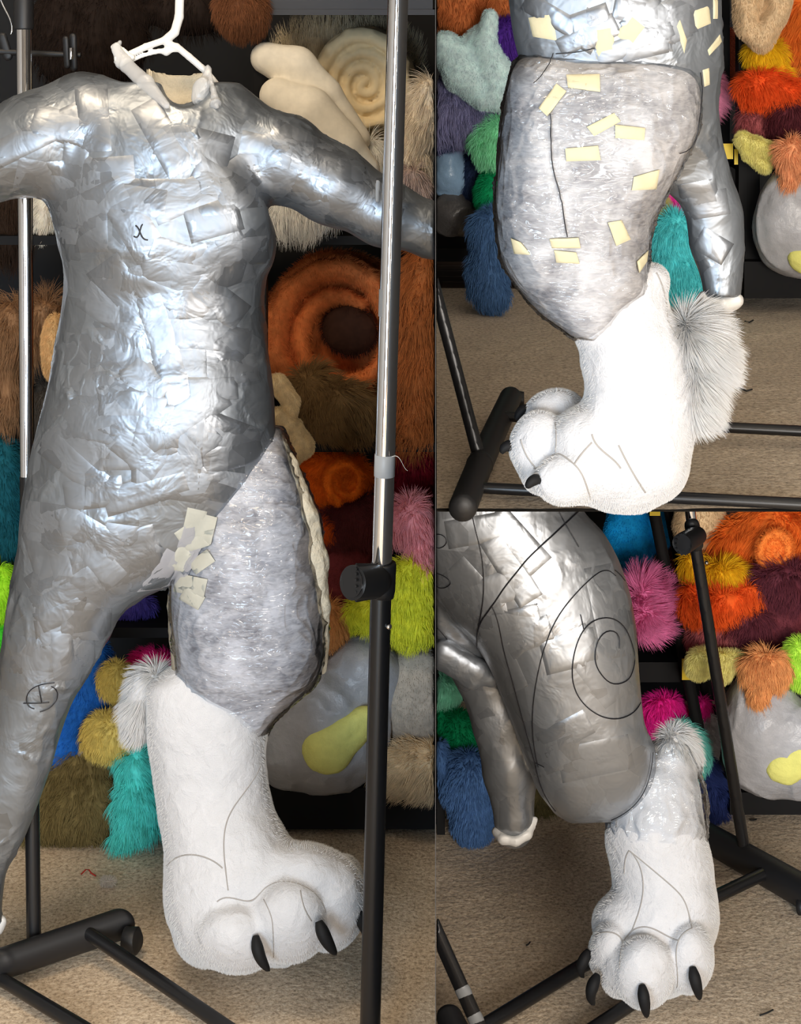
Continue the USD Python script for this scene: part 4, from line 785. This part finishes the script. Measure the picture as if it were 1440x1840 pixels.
pen = [(px5((265, 20), (290, 150), (335, 340), (350, 480), (350, 620), (330, 780), (308, 900), (305, 1010)), .0016), (px5((1010, 40), (860, 180), (740, 290), (640, 390), (600, 440), (490, 580), (410, 700), (340, 800), (312, 880)), .0019),
       (px5((870, 20), (930, 140), (975, 215), (1015, 285)), .0015), (px5((410, 700), (450, 800), (490, 980), (545, 1180), (600, 1380), (660, 1600), (725, 1830)), .0013),
       (px5((1275, 490), (1200, 450), (1100, 510), (1000, 610), (890, 750), (800, 930), (745, 1120), (710, 1320), (698, 1500), (710, 1680), (740, 1830)), .0012),
       (px5((15, 840), (110, 950), (220, 1080), (330, 1160), (390, 1190)), .0012), (px5((20, 200), (60, 200), (92, 245), (60, 285), (16, 285)), .0011), (px5((18, 470), (80, 490), (118, 540), (90, 565), (20, 540)), .0011),
       (px5((1030, 760), (1040, 800), (1052, 860)), .0013), (px5((780, 1830), (720, 1800)), .001)]
S = lambda *p: [(1110 + x / 3.915, 910 + y / 3.915) for x, y in p]
pen += [([(1112, 1165), (1113, 1150), (1108, 1136), (1096, 1132), (1083, 1138), (1074, 1152), (1069, 1175), (1071, 1195), (1082, 1214), (1100, 1229), (1112, 1229), (1128, 1222), (1136, 1205), (1140, 1185), (1134, 1155), (1122, 1128), (1103, 1112), (1082, 1110), (1062, 1118), (1046, 1136), (1035, 1162), (1029, 1195), (1029, 1220), (1040, 1252), (1062, 1276), (1090, 1290), (1118, 1290), (1140, 1278), (1150, 1262)], .0015),
        ([(1104, 1025), (1112, 1032), (1122, 1044)], .0012), ([(963, 1370), (970, 1400), (982, 1430), (1000, 1456)], .0014), ([(1172, 1352), (1166, 1395), (1150, 1432), (1128, 1455), (1098, 1472)], .0013)]
for pts, r in pen:
    m = SKD.line(pts, r, 90)
    if m is not None: obj('pen_line', m, INK, DD, label='black pen line drawn on the tape')
q = Body(D3, 4, 'D').chain([(893, 1494, 78, 10), (905, 1508, 56, 9), (928, 1512, 50, 9), (948, 1500, 62, 10), (957, 1476, 74, 8)], 5, 1.4); obj('cuff_lining', q.build(crumple(.5, 9, .5)), WHITEPLASTIC, DD)
q = Body(D3, 4, 'D').chain([(800, 1176, 10, 30), (830, 1192, 6, 24), (856, 1206, 6, 22), (884, 1222, 10, 14)], 8).chain([(815, 1200, 0, 14), (850, 1225, 4, 14)], 8); obj('crotch_wrap', q.build(crumple(1.5, 51, .6)), TAPE2, DD)
q = Body(D3, 4, 'D').chain([(1202, 1385, 8, 52), (1190, 1440, 4, 74), (1183, 1478, 2, 86)], 14, .92)
obj('plastic_wrap', q.build(lambda V, n: 5 + 6 * ridge(V * [1, .5, 1] + 16 * noise(V / 40, 2)[:, None], 18, 4, 3)), FILM, DD, label='clear wrap around the shin')
def dp(b):
    b.chain([(1205, 1385, 10, 44), (1190, 1440, 6, 66), (1180, 1500, 0, 84), (1192, 1570, 0, 86), (1196, 1640, -10, 88), (1180, 1690, -20, 92)], 18, .9)
    b.ell((1120, 1660, -16), (52, 56, 66), -30, 24); b.ell((1240, 1660, -10), (42, 80, 66), 4, 20)
    b.ell((1098, 1705, -60), (38, 54, 50), 14, 8); b.ell((1122, 1742, -84), (42, 54, 46), 10, 8); b.ell((1158, 1748, -108), (56, 66, 50), 0, 8); b.ell((1238, 1720, -76), (46, 66, 52), 0, 8)
    b.ell((1170, 1745, -20), (84, 50, 76), 0, 14)
def dtuft(root):
    q = B(D3, 'D', (1222, 1348, 20, 30, 40, 34, -30), step=5); m = q.build(None); 
    hair('tuft_pile', m, WHITEFUR, obj('cuff_tuft', m, WHITEFUR, root), 2600, 24 * D3 / F, (.5, .8, 0), .6, .5, .03, .0011, .2, 4, 'D', .5)
paw('costume_foot', 'white plush beast foot with four black claws, worn by the taped leg form', D3, 'D', dp, None,
    [[(1058, 1708, -76, 10), (1050, 1724, -84), (1044, 1740, -86), (1050, 1757, -82)], [(1074, 1752, -110, 11), (1066, 1770, -120), (1062, 1788, -122), (1069, 1806, -116)], [(1154, 1770, -158, 11), (1157, 1790, -166), (1160, 1810, -166), (1163, 1829, -158)], [(1245, 1738, -126, 11), (1249, 1758, -134), (1254, 1778, -134), (1258, 1797, -126)]],
    [[(1131, 1528), (1150, 1556), (1156, 1600), (1148, 1640), (1136, 1672)], [(1131, 1528), (1170, 1560), (1205, 1590), (1228, 1615), (1240, 1650), (1244, 1668)], [(1136, 1672), (1172, 1668), (1200, 1682), (1220, 1690)], [(1244, 1668), (1220, 1690), (1216, 1730), (1217, 1775)], [(1136, 1672), (1118, 1700), (1114, 1740)], [(1131, 1528), (1124, 1545), (1122, 1570)], [(1060, 1690), (1082, 1676), (1110, 1680), (1120, 1700)]], dtuft, seed=17, fuzz=36000)
rd = thing('clothes_rack', 'black clothes rack around the taped leg form, with a ribbed knob', 'clothes rack')
obj('upper_tube', trunk([(1238, 890, 3.75, 10), (1246, 965, 3.75, 10)], 'D'), CHROME, rd)
obj('pole', trunk([(1247, 960, 3.75, 11), (1337, 1520, 3.80, 11)], 'D'), METALBLACK, rd)
sv = obj('sleeve', trunk([(1244, 944, 3.745, 14), (1251, 978, 3.745, 14)], 'D'), PLASTICBLACK, rd)
kn = [tube([P(1253, 962, 3.72) + .021 * np.array([.25 * math.cos(a), -.2, math.sin(a)]) + .021 * np.array([0, 0, 0]), P(1228, 977, 3.64) + .023 * np.array([.8 * math.cos(a), -.2, math.sin(a)])], .002, 6) for a in [2 * math.pi * i / 14 for i in range(14)]]
obj('knob', trimesh.util.concatenate([tube([P(1256, 962, 3.72), P(1248, 965, 3.70), P(1230, 976, 3.645), P(1226, 978, 3.635), P(1227, 978, 3.637), P(1236, 973, 3.665)], [.019, .022, .0235, .0225, .018, .015], 26)] + kn), PLASTICBLACK, sv, smooth=40)
s = trimesh.creation.icosphere(3, .0045); s.apply_translation(P(1270, 1011, 3.73)); obj('bolt', s, CHROME, rd)
obj('foot_bar', trunk([(1250, 1492, 3.92, 26), (1480, 1622, 3.62, 31)], 'D', .6), PLASTICBLACK, rd)
obj('caster', ptube([(1436, 1628, 3.64, 10), (1437, 1628, 3.64, 15), (1450, 1630, 3.63, 15)], 18), PLASTICBLACK, rd)
obj('cross_bar', ptube([(1390, 1562, 3.74, 11), (1120, 1690, 3.50, 12), (840, 1862, 3.18, 13)], 18), METALBLACK, rd)
obj('cross_bar', ptube([(1140, 1800, 3.30, 12), (1030, 1872, 3.17, 12)], 18), METALBLACK, rd)
obj('pole', trunk([(736, 1565, 3.16, 13), (866, 1856, 3.16, 14)], 'D'), METALBLACK, rd)
for v in (1783, 1831):
    u = 736 + (v - 1565) * 130 / 291
    obj('tape_band', trunk([(u - 2, v - 5, 3.16, 14.3), (u + 2, v + 4, 3.16, 14.3)], 'D', 1, 2), GREYTAPE, rd, label='grey tape wound round the leaning pole')
obj('foot_cap', trunk([(808, 1828, 3.20, 24), (830, 1875, 3.16, 26)], 'D', .7), PLASTICBLACK, rd)
sd = thing('shelf_unit', 'black shelving with fur bundles behind the taped leg form', 'shelf')
def boardD(u0, u1, v0, v1, d, depth=.4): return boardU(u0, u1, v0, v1, d, depth)
def postD(u0, v0, u1, v1, w, d):
    return trunk([(u0, v0, d, w), (u1, v1, d, w)], 'D', .8)
obj('post', postD(1172, 900, 1268, 1370, 11, 4.0), BLACK, sd); obj('post', postD(1198, 900, 1300, 1400, 9, 4.12), BLACK, sd)
obj('shelf_board', boardD(1120, 1242, 1190, 1226, 4.04, .4), BLACK, sd, smooth=False); obj('shelf_board', boardD(1290, 1500, 1216, 1236, 4.12, .4), BLACK, sd, smooth=False)
obj('base', boardD(1312, 1500, 1424, 1464, 4.0, .5), BLACK, sd, smooth=False); obj('base', boardD(1240, 1316, 1400, 1440, 4.16, .4), BLACK, sd, smooth=False); obj('base', boardD(785, 800, 1400, 1500, 3.98, .4), BLACK, sd, smooth=False)
for a in ((1226, 1250, 1184, 1222, 3.97), (1254, 1262, 1200, 1226, 3.975), (1168, 1187, 905, 927, 3.97), (1297, 1307, 1434, 1458, 4.05), (1290, 1297, 1402, 1430, 4.05)):
    obj('tag', boardD(*a, .004), YEL, sd, smooth=False, label='yellow tag')
fur('draped_cloth', 'bright blue fleece beside the hip on the upper shelf', 'cloth', B(4.25, 'D', (1128, 985, 0, 46, 96, 40), (1190, 940, 0, 18, 60, 30)), (16, 140, 208), None, 4, 2000, (0, 1, 0), .8, .2)
fur('fur_roll', 'pink shaggy fur roll with spiky strands behind the thigh', 'fur roll', B(4.0, 'D', (1168, 1070, 0, 30, 44, 40, -10), (1166, 1108, -14, 32, 30, 34)), (222, 120, 170), (246, 180, 212), 32, 3800, (.6, -.2, 0), .8, .9, .1)
fur('fur_bundle', 'rusty fur squeezed between the shelf posts', 'fur bundle', B(4.3, 'D', (1220, 1030, 0, 18, 60, 30)), (128, 56, 40), (170, 90, 64), 26, 1300, (.5, .9, 0), .5, .6)
fur('fur_bundle', 'beige plush fold behind the ribbed knob', 'fur bundle', B(4.08, 'D', (1255, 940, 0, 48, 60, 40, 10), (1245, 990, 0, 26, 28, 26)), (172, 150, 118), (190, 168, 138), 6, 2200, (0, 1, 0), .8, .3)
fur('fur_roll', 'orange fur roll with a spiral end on the upper shelf', 'fur roll', spiral(1396, 990, 32, 38, 8, 2.5, 1.6, 3.96, 'D', 1.0, .1, step=3, k=1, back=62), (250, 134, 56), (252, 150, 76), 5, 2600, (0, 0, 0), .8, .3)
fur('fur_bundle', 'long orange pile around its roll on the upper shelf', 'fur bundle', B(4.06, 'D', (1390, 960, 0, 66, 60, 50), (1320, 985, 0, 44, 44, 40)), (230, 112, 40), (252, 152, 76), 36, 4200, (-.5, .8, 0), .5, .8)
fur('fur_bundle', 'golden yellow fur below the orange pile', 'fur bundle', B(3.98, 'D', (1300, 1040, 0, 46, 30, 36), (1240, 1020, 0, 14, 24, 24)), (244, 186, 30), (252, 208, 70), 22, 2600, (.2, 1, 0), .5, .7)
fur('fur_bundle', 'hot orange-red fur under the golden fur, with a curled end', 'fur bundle', B(3.95, 'D', (1295, 1090, 0, 58, 34, 40), (1350, 1070, 0, 26, 20, 24, 30), (1244, 1085, 0, 22, 34, 24)), (246, 98, 36), (252, 132, 66), 22, 3400, (.3, .9, 0), .5, .7)
fur('fur_bundle', 'dusty mauve fur under the orange-red fur of the lower bay', 'fur bundle', B(3.98, 'D', (1290, 1150, 0, 52, 44, 36)), (148, 82, 84), (176, 110, 110), 22, 2200, (.1, 1, 0), .5, .6)
fur('fur_bundle', 'dark maroon long fur beside the mauve fur', 'fur bundle', B(3.96, 'D', (1345, 1125, 0, 40, 40, 36, 20), (1410, 1050, 0, 60, 36, 40)), (78, 34, 42), (110, 56, 60), 28, 3400, (-.2, 1, 0), .5, .7)
fur('folded_cloth', 'flat maroon cloth on the shelf beside the lime fur', 'cloth', B(3.99, 'D', (1390, 1140, 0, 46, 62, 28), (1415, 1110, 0, 40, 60, 24)), (78, 32, 38), None, 4, 900, (0, 1, 0), .7, .2)
fur('fur_bundle', 'pale yellow plush fold under the mauve fur', 'fur bundle', B(3.9, 'D', (1258, 1190, 0, 24, 28, 28, 30), (1300, 1190, 0, 40, 20, 28), (1302, 1214, 0, 14, 14, 20)), (238, 226, 146), (246, 238, 180), 9, 2400, (-.2, 1, 0), .8, .5)
fur('fur_bundle', 'peach fur tail hanging over the cloudy bag', 'fur bundle', B(3.86, 'D', (1376, 1205, 0, 44, 34, 28), (1362, 1250, 0, 20, 34, 22)), (232, 160, 100), (248, 194, 140), 24, 2800, (0, 1, 0), .4, .6)
fur('fur_bundle', 'lime fur at the frame edge beside the maroon cloth', 'fur bundle', B(3.9, 'D', (1438, 1190, 0, 32, 44, 30)), (170, 214, 70), (200, 236, 120), 16, 1700, (-.1, 1, 0), .5, .7)
bag('plastic_bag', 'big cloudy bag with yellow lining on the shelf base of the lower bay', 3.92, 'D', [(1380, 1330, 0, 84, 104, 70), (1440, 1350, 0, 80, 88, 70), (1345, 1270, 10, 40, 60, 50)], [(1418, 1380, -60, 42, 30, 14, -14), (1440, 1356, -60, 24, 18, 14, -40)], 24)
fur('fur_bundle', 'magenta fur in the dark lower shelf behind the shin', 'fur bundle', B(4.06, 'D', (1190, 1285, 0, 42, 38, 40), (1262, 1268, 0, 14, 16, 20)), (216, 34, 138), (240, 80, 170), 18, 2800, (-.1, .8, 0), .6, .6)
fur('fur_bundle', 'teal fur beside the white cuff in the lower bay', 'fur bundle', B(4.0, 'D', (1238, 1345, 0, 28, 50, 34, -20)), (98, 176, 168), (140, 206, 198), 20, 1900, (.3, 1, 0), .5, .6)
fur('fur_bundle', 'white and grey plush wedged behind the leaning pole', 'fur bundle', B(4.1, 'D', (1276, 1330, 0, 16, 46, 30)), (176, 172, 176), None, 8, 1000, (.2, 1, 0), .7, .4)
fur('fur_bundle', 'navy blue fur on the carpet behind the paw', 'fur bundle', B(4.05, 'D', (1278, 1440, 0, 36, 44, 36), (1265, 1400, 0, 24, 40, 30)), (34, 46, 92), (52, 66, 116), 20, 2200, (.2, 1, 0), .5, .7)
fur('fur_bundle', 'seafoam fur by the wall board behind the taped back leg', 'fur bundle', B(4.05, 'D', (795, 1250, 0, 32, 36, 34, 20)), (130, 206, 176), (178, 230, 206), 16, 1700, (.1, 1, 0), .5, .6)
fur('fur_bundle', 'emerald fur below the seafoam fur of the lower bay', 'fur bundle', B(4.02, 'D', (828, 1330, 0, 36, 52, 36), (790, 1300, 10, 14, 30, 24)), (6, 116, 72), None, 10, 2000, (.2, .6, 0), .7, .4)
fur('fur_bundle', 'denim blue fur tail resting on the carpet by the taped back leg', 'fur bundle', B(3.95, 'D', (845, 1410, 0, 54, 60, 40), (850, 1475, 0, 42, 50, 36), (790, 1370, 10, 16, 40, 30)), (62, 92, 134), (84, 116, 160), 14, 4000, (.1, 1, 0), .5, .5)
fur('fur_bundle', 'dark olive fur heap on the carpet under the taped thigh', 'fur bundle', B(4.12, 'D', (975, 1430, 0, 46, 50, 44), (1060, 1470, 0, 60, 40, 40), (1120, 1480, 0, 30, 36, 36)), (88, 82, 54), (130, 124, 86), 24, 3000, (.1, 1, 0), .5, .7)
for k, uv in enumerate(([(946, 1702), (950, 1700), (953, 1696)], [(1348, 1476), (1354, 1477), (1360, 1475)], [(1366, 1828), (1378, 1824), (1390, 1818)])):
    t = thing('lint', ('dark fibre on the open carpet left of the paw', 'dark fibre on the carpet in front of the shelf base', 'dark fibre on the carpet at the lower frame edge')[k], 'lint')
    obj('strand', tube(np.array([P(u, v, H * F / v) + [0, 0, .004] for u, v in uv]), .0016, 6), PLASTICBLACK, t)
